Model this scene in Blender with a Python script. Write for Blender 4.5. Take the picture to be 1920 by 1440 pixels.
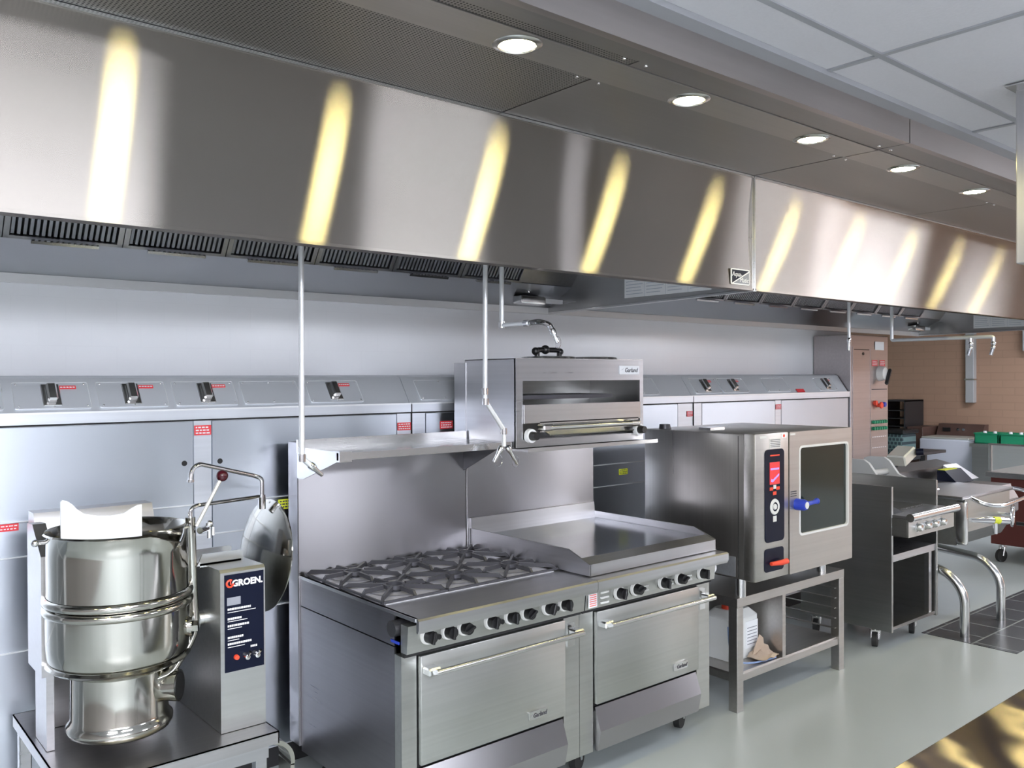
import bpy, bmesh, math, random
from mathutils import Vector, Matrix
R = math.radians; PI = math.pi
random.seed(7)
sc = bpy.context.scene
for o in list(bpy.data.objects): bpy.data.objects.remove(o)
COL = sc.collection

# ------------------------------------------------------------------ camera, world, exposure
CAMZ = 1.76
f, yaw, pit, rol = 1624.4, R(40.07), R(.418), R(-.246)
fw = Vector((math.sin(yaw)*math.cos(pit), math.cos(yaw)*math.cos(pit), -math.sin(pit)))
rt = Vector((math.cos(yaw), -math.sin(yaw), 0)); up = rt.cross(fw)
rt2 = rt*math.cos(rol)+up*math.sin(rol); up2 = -rt*math.sin(rol)+up*math.cos(rol)
cam = bpy.data.objects.new('camera', bpy.data.cameras.new('camera')); COL.objects.link(cam)
cam.matrix_world = Matrix(((rt2.x, up2.x, -fw.x, 0), (rt2.y, up2.y, -fw.y, 0), (rt2.z, up2.z, -fw.z, CAMZ), (0, 0, 0, 1)))
cam.data.sensor_fit = 'HORIZONTAL'; cam.data.sensor_width = 36; cam.data.lens = f/1920*36
cam.data.clip_start = .02; cam.data.clip_end = 60
sc.camera = cam
w = bpy.data.worlds.new('world'); sc.world = w; w.use_nodes = True
w.node_tree.nodes['Background'].inputs[0].default_value = (.75, .85, 1, 1)
w.node_tree.nodes['Background'].inputs[1].default_value = .5
sc.view_settings.view_transform = 'Standard'; sc.view_settings.look = 'None'
sc.view_settings.exposure = -0.42; sc.view_settings.gamma = 1; sc.view_settings.use_curve_mapping = False
TROFFER = 40.0      # strength of the room's fluorescent panels
LAMP = 150.0        # strength of the hood lamps

# ------------------------------------------------------------------ materials
def mat(name, col, rough=.5, metal=0, emit=None, es=0, spec=None, alpha=None, trans=0, ior=None):
    m = bpy.data.materials.new(name); m.use_nodes = True
    b = m.node_tree.nodes['Principled BSDF']
    b.inputs['Base Color'].default_value = (*col, 1); b.inputs['Roughness'].default_value = rough
    b.inputs['Metallic'].default_value = metal
    if emit: b.inputs['Emission Color'].default_value = (*emit, 1); b.inputs['Emission Strength'].default_value = es
    if trans: b.inputs['Transmission Weight'].default_value = trans
    if alpha is not None: b.inputs['Alpha'].default_value = alpha
    if spec is not None: b.inputs['Specular IOR Level'].default_value = spec
    return m
def N(m, t, **k):
    n = m.node_tree.nodes.new(t)
    for a, v in k.items(): setattr(n, a, v)
    return n
def L(m, a, b): m.node_tree.links.new(a, b)
def steel(name, col, rough, aniso=0, grain='X', wav=.0, var=.10, smear=8., bump=.0):
    """brushed stainless steel; grain = world axis the brush lines follow"""
    m = mat(name, col, rough, .85 if name == 'cabinet_steel' else 1); b = m.node_tree.nodes['Principled BSDF']
    tc = N(m, 'ShaderNodeTexCoord'); mp = N(m, 'ShaderNodeMapping')
    s = [60, 60, 60]; s['XYZ'.index(grain)] = .6
    mp.inputs['Scale'].default_value = s
    nz = N(m, 'ShaderNodeTexNoise'); nz.inputs['Scale'].default_value = 1.0; nz.inputs['Detail'].default_value = 3
    L(m, tc.outputs['Object'], mp.inputs[0]); L(m, mp.outputs[0], nz.inputs[0])
    n2 = N(m, 'ShaderNodeTexNoise'); n2.inputs['Scale'].default_value = 2.2; n2.inputs['Detail'].default_value = 4
    L(m, tc.outputs['Object'], n2.inputs[0])
    ad = N(m, 'ShaderNodeMath', operation='ADD'); L(m, nz.outputs[0], ad.inputs[0]); L(m, n2.outputs[0], ad.inputs[1])
    mr = N(m, 'ShaderNodeMapRange'); mr.inputs['From Min'].default_value = .6; mr.inputs['From Max'].default_value = 1.4
    mr.inputs['To Min'].default_value = rough*(1-var*1.2); mr.inputs['To Max'].default_value = rough*(1+var*1.2)
    L(m, ad.outputs[0], mr.inputs['Value']); L(m, mr.outputs[0], b.inputs['Roughness'])
    mx = N(m, 'ShaderNodeMix', data_type='RGBA')
    mx.inputs['A'].default_value = (*[c*(1-var) for c in col], 1); mx.inputs['B'].default_value = (*[min(1, c*(1+var)) for c in col], 1)
    mr2 = N(m, 'ShaderNodeMapRange'); mr2.inputs['From Min'].default_value = .6; mr2.inputs['From Max'].default_value = 1.4
    L(m, ad.outputs[0], mr2.inputs['Value']); L(m, mr2.outputs[0], mx.inputs['Factor']); L(m, mx.outputs['Result'], b.inputs['Base Color'])
    if aniso:
        b.inputs['Anisotropic'].default_value = aniso
        cx = N(m, 'ShaderNodeCombineXYZ')
        for ax in range(3): cx.inputs[ax].default_value = 0. if ax == 'XYZ'.index(grain) else 1.
        L(m, cx.outputs[0], b.inputs['Tangent'])
    if bump or wav:
        mp3 = N(m, 'ShaderNodeMapping'); mp3.inputs['Scale'].default_value = (1.3, 1.3, 1.3)
        L(m, tc.outputs['Object'], mp3.inputs[0])
        n3 = N(m, 'ShaderNodeTexNoise'); n3.inputs['Scale'].default_value = 1.6 if not bump else 3.; n3.inputs['Detail'].default_value = 1
        L(m, mp3.outputs[0], n3.inputs[0])
        bp = N(m, 'ShaderNodeBump'); bp.inputs['Strength'].default_value = 1; bp.inputs['Distance'].default_value = wav or bump
        L(m, n3.outputs[0], bp.inputs['Height']); L(m, bp.outputs[0], b.inputs['Normal'])
    return m
def brushed(name, col, narrow, wide, grain='X', bump=0, bscale=2.0):
    """strongly brushed sheet: reflections run out in streaks across the grain"""
    m = bpy.data.materials.new(name); m.use_nodes = True; nt = m.node_tree
    nt.nodes.remove(nt.nodes['Principled BSDF'])
    g = nt.nodes.new('ShaderNodeBsdfAnisotropic'); g.distribution = 'BECKMANN'
    rr = math.sqrt(narrow*wide); g.inputs['Roughness'].default_value = math.sqrt(rr)
    g.inputs['Anisotropy'].default_value = 1-narrow/rr
    tc = N(m, 'ShaderNodeTexCoord'); n2 = N(m, 'ShaderNodeTexNoise'); n2.inputs['Scale'].default_value = 1.7; n2.inputs['Detail'].default_value = 5
    L(m, tc.outputs['Object'], n2.inputs[0])
    mx = N(m, 'ShaderNodeMix', data_type='RGBA'); mx.inputs['A'].default_value = (*[c*.93 for c in col], 1); mx.inputs['B'].default_value = (*[c*1.07 for c in col], 1)
    L(m, n2.outputs[0], mx.inputs['Factor']); L(m, mx.outputs['Result'], g.inputs['Color'])
    cx = N(m, 'ShaderNodeCombineXYZ'); cx.inputs['XYZ'.index(grain)].default_value = 1; L(m, cx.outputs[0], g.inputs['Tangent'])
    if bump:
        n3 = N(m, 'ShaderNodeTexNoise'); n3.inputs['Scale'].default_value = bscale; n3.inputs['Detail'].default_value = 1; L(m, tc.outputs['Object'], n3.inputs[0])
        bp = N(m, 'ShaderNodeBump'); bp.inputs['Strength'].default_value = 1; bp.inputs['Distance'].default_value = bump
        L(m, n3.outputs[0], bp.inputs['Height']); L(m, bp.outputs[0], g.inputs['Normal'])
    L(m, g.outputs[0], nt.nodes['Material Output'].inputs[0])
    return m
M = {}
M['hood'] = brushed('hood_steel', (.33, .305, .28), .009, .28, 'X', .0006, 2.5)
M['under'] = steel('hood_underside_steel', (.36, .35, .34), .42, .0, 'X')
M['steel'] = steel('steel', (.55, .55, .57), .30, .6, 'X', wav=.003)
M['steely'] = steel('steel_side', (.50, .50, .52), .32, .6, 'Y', wav=.003)
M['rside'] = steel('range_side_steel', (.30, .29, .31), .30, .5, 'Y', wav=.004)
M['steelz'] = steel('steel_vertical_grain', (.58, .58, .60), .30, .7, 'Z', wav=.003)
M['satin'] = steel('satin_steel', (.53, .54, .52), .38, .3, 'X', wav=.001)
M['uds'] = steel('cabinet_steel', (.68, .71, .76), .42, .4, 'X', wav=.003)
M['bright'] = steel('bright_steel', (.72, .72, .72), .20, 0, 'X', var=.05)
M['pipe'] = mat('galvanised_pipe', (.80, .82, .84), .38, .55)
M['chrome'] = mat('chrome', (.8, .8, .82), .08, 1)
M['polish'] = steel('polished_steel', (.46, .45, .41), .10, 0, 'Z', wav=.004, var=.06)
M['table'] = brushed('worktable_steel', (.40, .35, .32), .008, .13, 'X', .007, 3.5)
M['back'] = brushed('backguard_steel', (.44, .43, .45), .035, .24, 'X', .0008, 3)
M['face'] = brushed('cabinet_face_steel', (.58, .62, .68), .12, .34, 'X', .0008, 3)
M['slope'] = mat('sloped_cabinet_steel', (.70, .73, .77), .48, .55)
M['griddle'] = steel('griddle_plate_steel', (.50, .51, .53), .16, 0, 'X')
M['dark'] = mat('dark_interior', (.02, .02, .022), .6)
M['gap'] = mat('shadow_gap', (.015, .015, .016), .8)
M['iron'] = mat('cast_iron', (.055, .055, .065), .38, .2)
M['black'] = mat('black_plastic', (.012, .012, .013), .3)
M['rubber'] = mat('black_rubber', (.02, .02, .02), .7)
M['white'] = mat('white_plastic', (.80, .82, .85), .4)
M['ring'] = mat('knob_ring_grey', (.70, .70, .68), .4, .0)
M['red'] = mat('red_label', (.75, .05, .06), .5)
M['redk'] = mat('red_knob', (.8, .07, .03), .4)
M['navy'] = mat('navy_panel', (.003, .005, .018), .4, spec=.2)
M['blue'] = mat('blue_plastic', (.02, .05, .45), .35)
M['yellow'] = mat('yellow_label', (.75, .80, .05), .5)
M['ink'] = mat('label_white_ink', (.8, .8, .82), .5)
M['inkg'] = mat('grey_ink', (.25, .26, .3), .5)
M['inkd'] = mat('dark_ink', (.06, .06, .07), .5)
M['screen'] = mat('display_red', (.5, .03, .03), .4, emit=(.9, .05, .06), es=.55)
M['screenb'] = mat('display_violet', (.3, .2, .9), .4, emit=(.4, .3, 1), es=1.0)
M['lamp'] = mat('lamp_glass_lit', (1, .95, .7), .4, emit=(1, .87, .38), es=LAMP)
M['troffer'] = mat('fluorescent_diffuser_lit', (1, 1, 1), .4, emit=(.89, .92, 1.0), es=TROFFER)
M['jug'] = mat('white_jug_plastic', (.82, .84, .83), .4)
M['paperbrown'] = mat('brown_paper', (.55, .43, .33), .8)
M['paper'] = mat('white_paper', (.93, .95, .98), .6)
M['print'] = mat('faint_print', (.55, .6, .68), .6)
M['ball'] = mat('burgundy_ball', (.05, .005, .01), .12)
M['cream'] = mat('cream_aluminium', (.72, .72, .66), .4, .6)
M['green'] = mat('green_plastic', (.01, .23, .11), .5)
M['wood'] = mat('dark_red_laminate', (.09, .018, .014), .5)
M['brown'] = mat('brown_panel', (.09, .05, .04), .4)
M['enamel'] = mat('white_enamel', (.62, .64, .72), .35)
M['darkmetal'] = mat('dark_metal', (.05, .05, .055), .4, .5)
M['grey'] = mat('grey_painted_metal', (.45, .46, .47), .4)
M['glass'] = mat('oven_glass', (.012, .022, .018), .12, spec=.35)
M['ceramic'] = mat('charred_iron', (.12, .12, .12), .5, .5)

def m_perf():
    m = steel('perforated_steel', (.36, .35, .33), .42); b = m.node_tree.nodes['Principled BSDF']
    tc = N(m, 'ShaderNodeTexCoord'); mp = N(m, 'ShaderNodeMapping'); mp.inputs['Scale'].default_value = (90, 90, 90)
    L(m, tc.outputs['Object'], mp.inputs[0])
    v = N(m, 'ShaderNodeTexVoronoi'); v.inputs['Randomness'].default_value = 0; v.inputs['Scale'].default_value = 1
    L(m, mp.outputs[0], v.inputs['Vector'])
    lt = N(m, 'ShaderNodeMath', operation='LESS_THAN'); lt.inputs[1].default_value = .30; L(m, v.outputs['Distance'], lt.inputs[0])
    src = [l.from_socket for l in m.node_tree.links if l.to_socket == b.inputs['Base Color']][0]
    mx = N(m, 'ShaderNodeMix', data_type='RGBA'); L(m, lt.outputs[0], mx.inputs['Factor']); L(m, src, mx.inputs['A'])
    mx.inputs['B'].default_value = (.05, .05, .05, 1); L(m, mx.outputs['Result'], b.inputs['Base Color'])
    return m
M['perf'] = m_perf()
M['strip'] = steel('lamp_strip_steel', (.46, .45, .43), .40, .0, 'X')
M['fascia'] = steel('hood_fascia_steel', (.44, .41, .40), .36, .4, 'X', var=.04)
M['vane'] = mat('filter_vane_steel', (.34, .35, .38), .4, .8)
def m_brick(name, c1, c2, mortar, sx, rough, bw, bh, ms=.01, bump=.2, axis='XZ', spec=.5):
    m = mat(name, c1, rough, spec=spec); b = m.node_tree.nodes['Principled BSDF']
    tc = N(m, 'ShaderNodeTexCoord'); sp = N(m, 'ShaderNodeSeparateXYZ'); cb = N(m, 'ShaderNodeCombineXYZ')
    L(m, tc.outputs['Object'], sp.inputs[0])
    L(m, sp.outputs[axis[0]], cb.inputs[0]); L(m, sp.outputs[axis[1]], cb.inputs[1])
    br = N(m, 'ShaderNodeTexBrick'); br.inputs['Scale'].default_value = sx
    br.inputs['Color1'].default_value = (*c1, 1); br.inputs['Color2'].default_value = (*c2, 1); br.inputs['Mortar'].default_value = (*mortar, 1)
    br.inputs['Mortar Size'].default_value = ms; br.inputs['Brick Width'].default_value = bw; br.inputs['Row Height'].default_value = bh
    L(m, cb.outputs[0], br.inputs['Vector']); L(m, br.outputs['Color'], b.inputs['Base Color'])
    if bump:
        bp = N(m, 'ShaderNodeBump'); bp.inputs['Strength'].default_value = bump; bp.inputs['Distance'].default_value = .002; bp.invert = True
        L(m, br.outputs['Fac'], bp.inputs['Height']); L(m, bp.outputs[0], b.inputs['Normal'])
    return m
M['tile'] = m_brick('white_wall_tile', (.88, .90, .94), (.875, .895, .935), (.86, .88, .92), 1, .16, .2, .1, .0015, .04)
M['tan'] = m_brick('tan_block_wall', (.47, .30, .21), (.455, .29, .205), (.42, .27, .19), 1, .6, .30, .10, .006, .2, 'YZ')
M['quarry'] = m_brick('dark_floor_tile', (.05, .055, .065), (.045, .048, .055), (.25, .27, .27), 1, .3, .3, .3, .006, .2, 'XY')
M['wallgrey'] = mat('grey_green_wall', (.50, .53, .47), .5)
M['wallroom'] = mat('painted_wall', (.30, .28, .27), .6)
def m_noise(name, c1, c2, scale, rough, r2=None, bump=0):
    m = mat(name, c1, rough); b = m.node_tree.nodes['Principled BSDF']
    tc = N(m, 'ShaderNodeTexCoord'); n = N(m, 'ShaderNodeTexNoise'); n.inputs['Scale'].default_value = scale; n.inputs['Detail'].default_value = 5
    L(m, tc.outputs['Object'], n.inputs[0])
    mx = N(m, 'ShaderNodeMix', data_type='RGBA'); mx.inputs['A'].default_value = (*c1, 1); mx.inputs['B'].default_value = (*c2, 1)
    L(m, n.outputs[0], mx.inputs['Factor']); L(m, mx.outputs['Result'], b.inputs['Base Color'])
    if bump:
        bp = N(m, 'ShaderNodeBump'); bp.inputs['Strength'].default_value = bump; bp.inputs['Distance'].default_value = .002
        L(m, n.outputs[0], bp.inputs['Height']); L(m, bp.outputs[0], b.inputs['Normal'])
    return m
M['floor'] = m_noise('floor_epoxy', (.49, .53, .53), (.45, .49, .49), 1.2, .28)
M['ceil'] = m_noise('ceiling_tile', (.58, .58, .61), (.53, .53, .56), 90, .8, bump=.3)
M['tbar'] = mat('ceiling_tbar', (.30, .31, .33), .5)

# ------------------------------------------------------------------ geometry helpers
class MB:
    def __init__(s): s.bm = bmesh.new(); s.mats = []; s.cur = 0
    def use(s, m):
        if m not in s.mats: s.mats.append(m)
        s.cur = s.mats.index(m); return s
    def _fin(s, fs, smooth=False):
        for q in fs: q.material_index = s.cur; q.smooth = smooth
    def box(s, x0, x1, y0, y1, z0, z1, bev=0.0, seg=1):
        vs = [s.bm.verts.new(p) for p in ((x0, y0, z0), (x1, y0, z0), (x1, y1, z0), (x0, y1, z0), (x0, y0, z1), (x1, y0, z1), (x1, y1, z1), (x0, y1, z1))]
        fs = [s.bm.faces.new([vs[i] for i in q]) for q in ((3, 2, 1, 0), (4, 5, 6, 7), (0, 1, 5, 4), (1, 2, 6, 5), (2, 3, 7, 6), (3, 0, 4, 7))]
        s._fin(fs)
        if bev:
            es = list({e for q in fs for e in q.edges})
            r = bmesh.ops.bevel(s.bm, geom=es, offset=bev, segments=seg, affect='EDGES', profile=.5)
            s._fin(r['faces'], seg > 1)
        return s
    def obox(s, c, sx, sy, sz, mtx=None, bev=0.0):
        """box centred on c, turned by a rotation matrix"""
        n0 = len(s.bm.verts); s.bm.verts.ensure_lookup_table()
        old = set(s.bm.verts)
        s.box(-sx/2, sx/2, -sy/2, sy/2, -sz/2, sz/2, bev)
        for v in s.bm.verts:
            if v not in old: v.co = (mtx @ v.co if mtx else v.co) + Vector(c)
        return s
    def prism(s, pts, axis, a0, a1, smooth=False):
        """pts: 2D outline in the other two axes (in xyz order), extruded along axis"""
        def P(p, a):
            return {'X': (a, p[0], p[1]), 'Y': (p[0], a, p[1]), 'Z': (p[0], p[1], a)}[axis]
        A = [s.bm.verts.new(P(p, a0)) for p in pts]; B = [s.bm.verts.new(P(p, a1)) for p in pts]
        fs = [s.bm.faces.new(A), s.bm.faces.new(list(reversed(B)))]
        n = len(pts); sd = [s.bm.faces.new([A[i], B[i], B[(i+1) % n], A[(i+1) % n]]) for i in range(n)]
        s._fin(fs); s._fin(sd, smooth); return s
    def sheet(s, pts, axis, a0, a1, th):
        """open folded profile (list of 2D points) with thickness th, extruded along axis"""
        out = []; n = len(pts)
        for i, p in enumerate(pts):
            a = Vector(pts[max(i-1, 0)]); b = Vector(pts[min(i+1, n-1)]); d = (b-a).normalized(); nn = Vector((-d.y, d.x))
            out.append(Vector(p)+nn*th)
        for i in range(n-1):
            s.prism([pts[i], pts[i+1], tuple(out[i+1]), tuple(out[i])], axis, a0, a1)
        return s
    def tube(s, pts, r, n=12, cap=True, closed=False):
        pts = [Vector(p) for p in pts]; rs = r if isinstance(r, (list, tuple)) else [r]*len(pts)
        rings = []; prev = None; m = len(pts)
        for i, p in enumerate(pts):
            if closed: d = (pts[(i+1) % m]-pts[i-1]).normalized()
            else: d = (pts[min(i+1, m-1)]-pts[max(i-1, 0)]).normalized()
            if prev is None:
                u = d.orthogonal().normalized()
            else:
                u = (prev-d*prev.dot(d)).normalized()
            prev = u; v = d.cross(u)
            rings.append([s.bm.verts.new(p+(u*math.cos(2*PI*k/n)+v*math.sin(2*PI*k/n))*rs[i]) for k in range(n)])
        fs = []
        for i in range(m if closed else m-1):
            a, b = rings[i], rings[(i+1) % m]
            for k in range(n): fs.append(s.bm.faces.new([a[k], a[(k+1) % n], b[(k+1) % n], b[k]]))
        s._fin(fs, True)
        if cap and not closed:
            s._fin([s.bm.faces.new(list(reversed(rings[0]))), s.bm.faces.new(rings[-1])])
        return s
    def cyl(s, p0, p1, r, r2=None, n=24): return s.tube([p0, p1], [r, r if r2 is None else r2], n)
    def lathe(s, prof, c, axis='Z', n=48, a0=0, a1=2*PI):
        """prof: (radius, height) pairs around axis through c"""
        full = abs(a1-a0-2*PI) < 1e-6; rings = []; k = n if full else n+1
        for r, h in prof:
            ring = []
            for i in range(k):
                t = a0+(a1-a0)*i/n; x, y = max(r, 1e-5)*math.cos(t), max(r, 1e-5)*math.sin(t)
                q = {'Z': (x, y, h), 'Y': (x, h, y), 'X': (h, x, y)}[axis]
                ring.append(s.bm.verts.new(Vector(q)+Vector(c)))
            rings.append(ring)
        fs = []
        for a, b in zip(rings, rings[1:]):
            for i in range(n if full else n):
                j = (i+1) % k if full else i+1
                fs.append(s.bm.faces.new([a[i], a[j], b[j], b[i]]))
        s._fin(fs, True); return s
    def sphere(s, c, r, n=16):
        prof = [(r*math.sin(PI*i/n), -r*math.cos(PI*i/n)) for i in range(n+1)]
        return s.lathe(prof, c, 'Z', n*2)
    def build(s, name, m=None, parent=None, loc=None, sharp=30):
        if not s.mats: s.mats = []
        bmesh.ops.remove_doubles(s.bm, verts=s.bm.verts, dist=1e-6)
        bmesh.ops.recalc_face_normals(s.bm, faces=s.bm.faces)
        org = Vector(loc) if loc else Vector((0, 0, 0))
        base = org
        if parent is not None:
            base = Vector(parent.get('_b', (0, 0, 0)))
        for v in s.bm.verts: v.co -= base
        me = bpy.data.meshes.new(name); s.bm.to_mesh(me); s.bm.free()
        ms = s.mats if s.mats else [m]
        if s.mats and m: ms = s.mats
        for x in ms: me.materials.append(M[x] if isinstance(x, str) else x)
        try: me.set_sharp_from_angle(angle=R(sharp))
        except Exception: pass
        o = bpy.data.objects.new(name, me); COL.objects.link(o)
        if parent is not None: o.parent = parent; o['_b'] = tuple(base)
        else: o.location = base; o['_b'] = tuple(base)
        return o
def arc(c, r, a0, a1, n, plane='XZ', k=0.0):
    out = []
    for i in range(n+1):
        t = a0+(a1-a0)*i/n; p = [c[0], c[1], c[2]]
        p['XYZ'.index(plane[0])] += r*math.cos(t); p['XYZ'.index(plane[1])] += r*math.sin(t); out.append(tuple(p))
    return out
def smooth(pts, it=2):
    """round the corners of a polyline"""
    pts = [Vector(p) for p in pts]
    for _ in range(it):
        q = [pts[0]]
        for a, b in zip(pts, pts[1:]): q += [a.lerp(b, .25), a.lerp(b, .75)]
        q.append(pts[-1]); pts = q
    return pts
def fillet(pts, r, n=6):
    pts = [Vector(p) for p in pts]; out = [pts[0]]
    for a, b, c in zip(pts, pts[1:], pts[2:]):
        d1 = (a-b); d2 = (c-b); q = min(r, d1.length*.49, d2.length*.49)
        p0 = b+d1.normalized()*q; p1 = b+d2.normalized()*q
        for i in range(n+1):
            t = i/n; out.append(p0*(1-t)**2+b*2*t*(1-t)+p1*t*t)
    out.append(pts[-1]); return out
def rrect(x0, x1, z0, z1, r, n=4):
    out = []
    for cx, cz, a in ((x1-r, z0+r, -PI/2), (x1-r, z1-r, 0), (x0+r, z1-r, PI/2), (x0+r, z0+r, PI)):
        for i in range(n+1):
            t = a+PI/2*i/n; out.append((cx+r*math.cos(t), cz+r*math.sin(t)))
    return out
def thing(name, label, cat, loc=(0, 0, 0), group=None):
    o = bpy.data.objects.new(name, None); COL.objects.link(o); o.location = loc; o['_b'] = tuple(loc)
    o.empty_display_size = .1
    o['label'] = label; o['category'] = cat
    if group: o['group'] = group
    return o
def tag(o, label, cat, group=None):
    o['label'] = label; o['category'] = cat
    if group: o['group'] = group
    return o
def struct(o): o['kind'] = 'structure'; return o
def copy_tree(o, parent=None, off=None):
    c = o.copy(); COL.objects.link(c); c.parent = parent
    if off is not None: c.location = o.location+Vector(off)
    for ch in [x for x in bpy.data.objects if x.parent == o]: copy_tree(ch, c)
    return c
def text(s, size, m, parent, name, at, rot=(PI/2, 0, 0), ext=.0006, align='CENTER', shear=0, bold=0, sx=1):
    cu = bpy.data.curves.new(name, 'FONT'); cu.body = s; cu.size = size; cu.extrude = ext; cu.align_x = align; cu.align_y = 'CENTER'
    cu.shear = shear; cu.offset = bold; cu.resolution_u = 3
    t = bpy.data.objects.new('tmp_text', cu); COL.objects.link(t)
    dg = bpy.context.evaluated_depsgraph_get(); me = bpy.data.meshes.new_from_object(t.evaluated_get(dg))
    bpy.data.objects.remove(t)
    from mathutils import Euler
    base = Vector(parent.get('_b', (0, 0, 0)))
    me.transform(Matrix.Translation(Vector(at)-base) @ Euler(rot).to_matrix().to_4x4() @ Matrix.Diagonal((sx, 1, 1, 1)))
    me.materials.clear(); me.materials.append(M[m]); me.name = name
    o = bpy.data.objects.new(name, me); COL.objects.link(o); o.parent = parent; o['_b'] = tuple(base)
    return o
def merge(objs, name):
    """join static meshes that share a parent into one"""
    bm = bmesh.new(); mats = []
    for o in objs:
        n0 = len(bm.faces); idx = []
        for m in o.data.materials:
            if m not in mats: mats.append(m)
            idx.append(mats.index(m))
        bm.from_mesh(o.data); bm.faces.ensure_lookup_table()
        for q in bm.faces[n0:]: q.material_index = idx[q.material_index] if idx else 0
    o0 = objs[0]; me = bpy.data.meshes.new(name); bm.to_mesh(me); bm.free()
    for m in mats: me.materials.append(m)
    n = bpy.data.objects.new(name, me); COL.objects.link(n); n.parent = o0.parent; n['_b'] = o0['_b']
    for o in objs: bpy.data.objects.remove(o)
    return n

# ------------------------------------------------------------------ setting
WY = 3.95; CZ = 2.852; EX = 12.5
g = MB().box(-3, EX+.1, -4.5, 7.1, -.1, 0); struct(g.build('floor', 'floor'))
# ceiling: tiles in front of the hoods and beyond them
g = MB().box(-3, EX+.1, -4.5, 1.66, CZ, CZ+.06); g.box(8.56, EX+.1, 1.66, 7.1, CZ, CZ+.06); g.box(7.1, 8.56, WY, 7.1, CZ, CZ+.06); g.box(-3, -1.32, 1.66, WY+.1, CZ, CZ+.06)
struct(g.build('ceiling', 'ceil'))
g = MB()
for k in range(-7, 2):
    y = 1.45+.61*k - (0 if k < 1 else .61*k-.18)
for y in (1.45, .84, .23, -.38, -.99, -1.6, -2.21, -2.82, -3.43, -4.04): g.box(-3, EX, y-.012, y+.012, CZ-.006, CZ)
x = 2.86-1.22*4
while x < EX: g.box(x-.012, x+.012, -4.5, 1.66, CZ-.0062, CZ); x += 1.22
struct(g.build('trim_1', 'tbar'))
g = MB().box(-3, EX, 1.64, 1.70, CZ-.02, CZ); struct(g.build('trim_2', 'tbar'))
struct(MB().box(-3, 7.2, WY, WY+.1, 0, 3.1).build('wall_back', 'tile'))
struct(MB().box(7.1, 7.2, WY+.1, 7.0, 0, 2.9).build('wall_recess', 'wallgrey'))
struct(MB().box(7.1, EX+.1, 7.0, 7.1, 0, 2.9).build('wall_far', 'wallgrey'))
struct(MB().box(EX, EX+.1, -4.5, 7.0, 0, 2.9).build('wall_right', 'tan'))
struct(MB().box(-3.1, -3, -4.5, WY+.1, 0, 3.1).build('wall_left', 'wallroom'))
struct(MB().box(-3.1, EX+.1, -4.6, -4.5, 0, 2.9).build('wall_front', 'wallroom'))
struct(MB().box(5.95, 8.7, 2.13, 2.73, 0, .003).build('trim_4', 'quarry'))
# room fluorescents and two added fill lights, all behind or beside the camera
def troffer(x, y, sx, sy, label, dep=0.0):
    t = thing('fluorescent_ceiling_light', label, 'ceiling light', (x, y, CZ-.008), 'fluorescent lights of the room ceiling')
    g = MB()
    for a in (-1, 1):
        g.box(x+a*sx/2-.012, x+a*sx/2+.012, y-sy/2, y+sy/2, CZ-.02, CZ-.007); g.box(x-sx/2, x+sx/2, y+a*sy/2-.012, y+a*sy/2+.012, CZ-.02, CZ-.007)
    g.build('frame', 'white', t)
    MB().box(x-sx/2+.013, x+sx/2-.013, y-sy/2+.013, y+sy/2-.013, CZ-.012-dep, CZ-.008).build('diffuser', 'troffer', t)
TL = [(.85, .55, 1.1, .55, 'flat fluorescent panel in the ceiling right above the photographer'),
      (-.9, .55, 1.15, .55, 'flat fluorescent panel in the ceiling left of the photographer'),
      (8.35, .55, 1.15, .55, 'box fluorescent light on the ceiling before the far hood end', .10),
      (11.0, .55, 1.15, .55, 'flat fluorescent panel in the ceiling closest to the tan block wall, aisle side'),
      (-.95, -2.5, 3.9, .6, 'longest box fluorescent light, behind the photographer', .20),
      (-.95, -4.0, 3.9, .6, 'long box light added in the rearmost row to brighten the white wall', .20),  # added unseen light, brightens the tiled wall
      (5.0, -2.5, 1.1, .6, 'box fluorescent light behind the worktable, mid room', .20),
      (11.4, -2.5, 1.8, .6, 'box fill light added in the rear row beside the tan block wall', .20),  # added unseen light, evens out the right end of the tiled wall
      (10.6, 3.2, .55, 1.15, 'flat fluorescent panel beyond the far hood above the dark red counter')]
for a in TL: troffer(*a)

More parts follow.
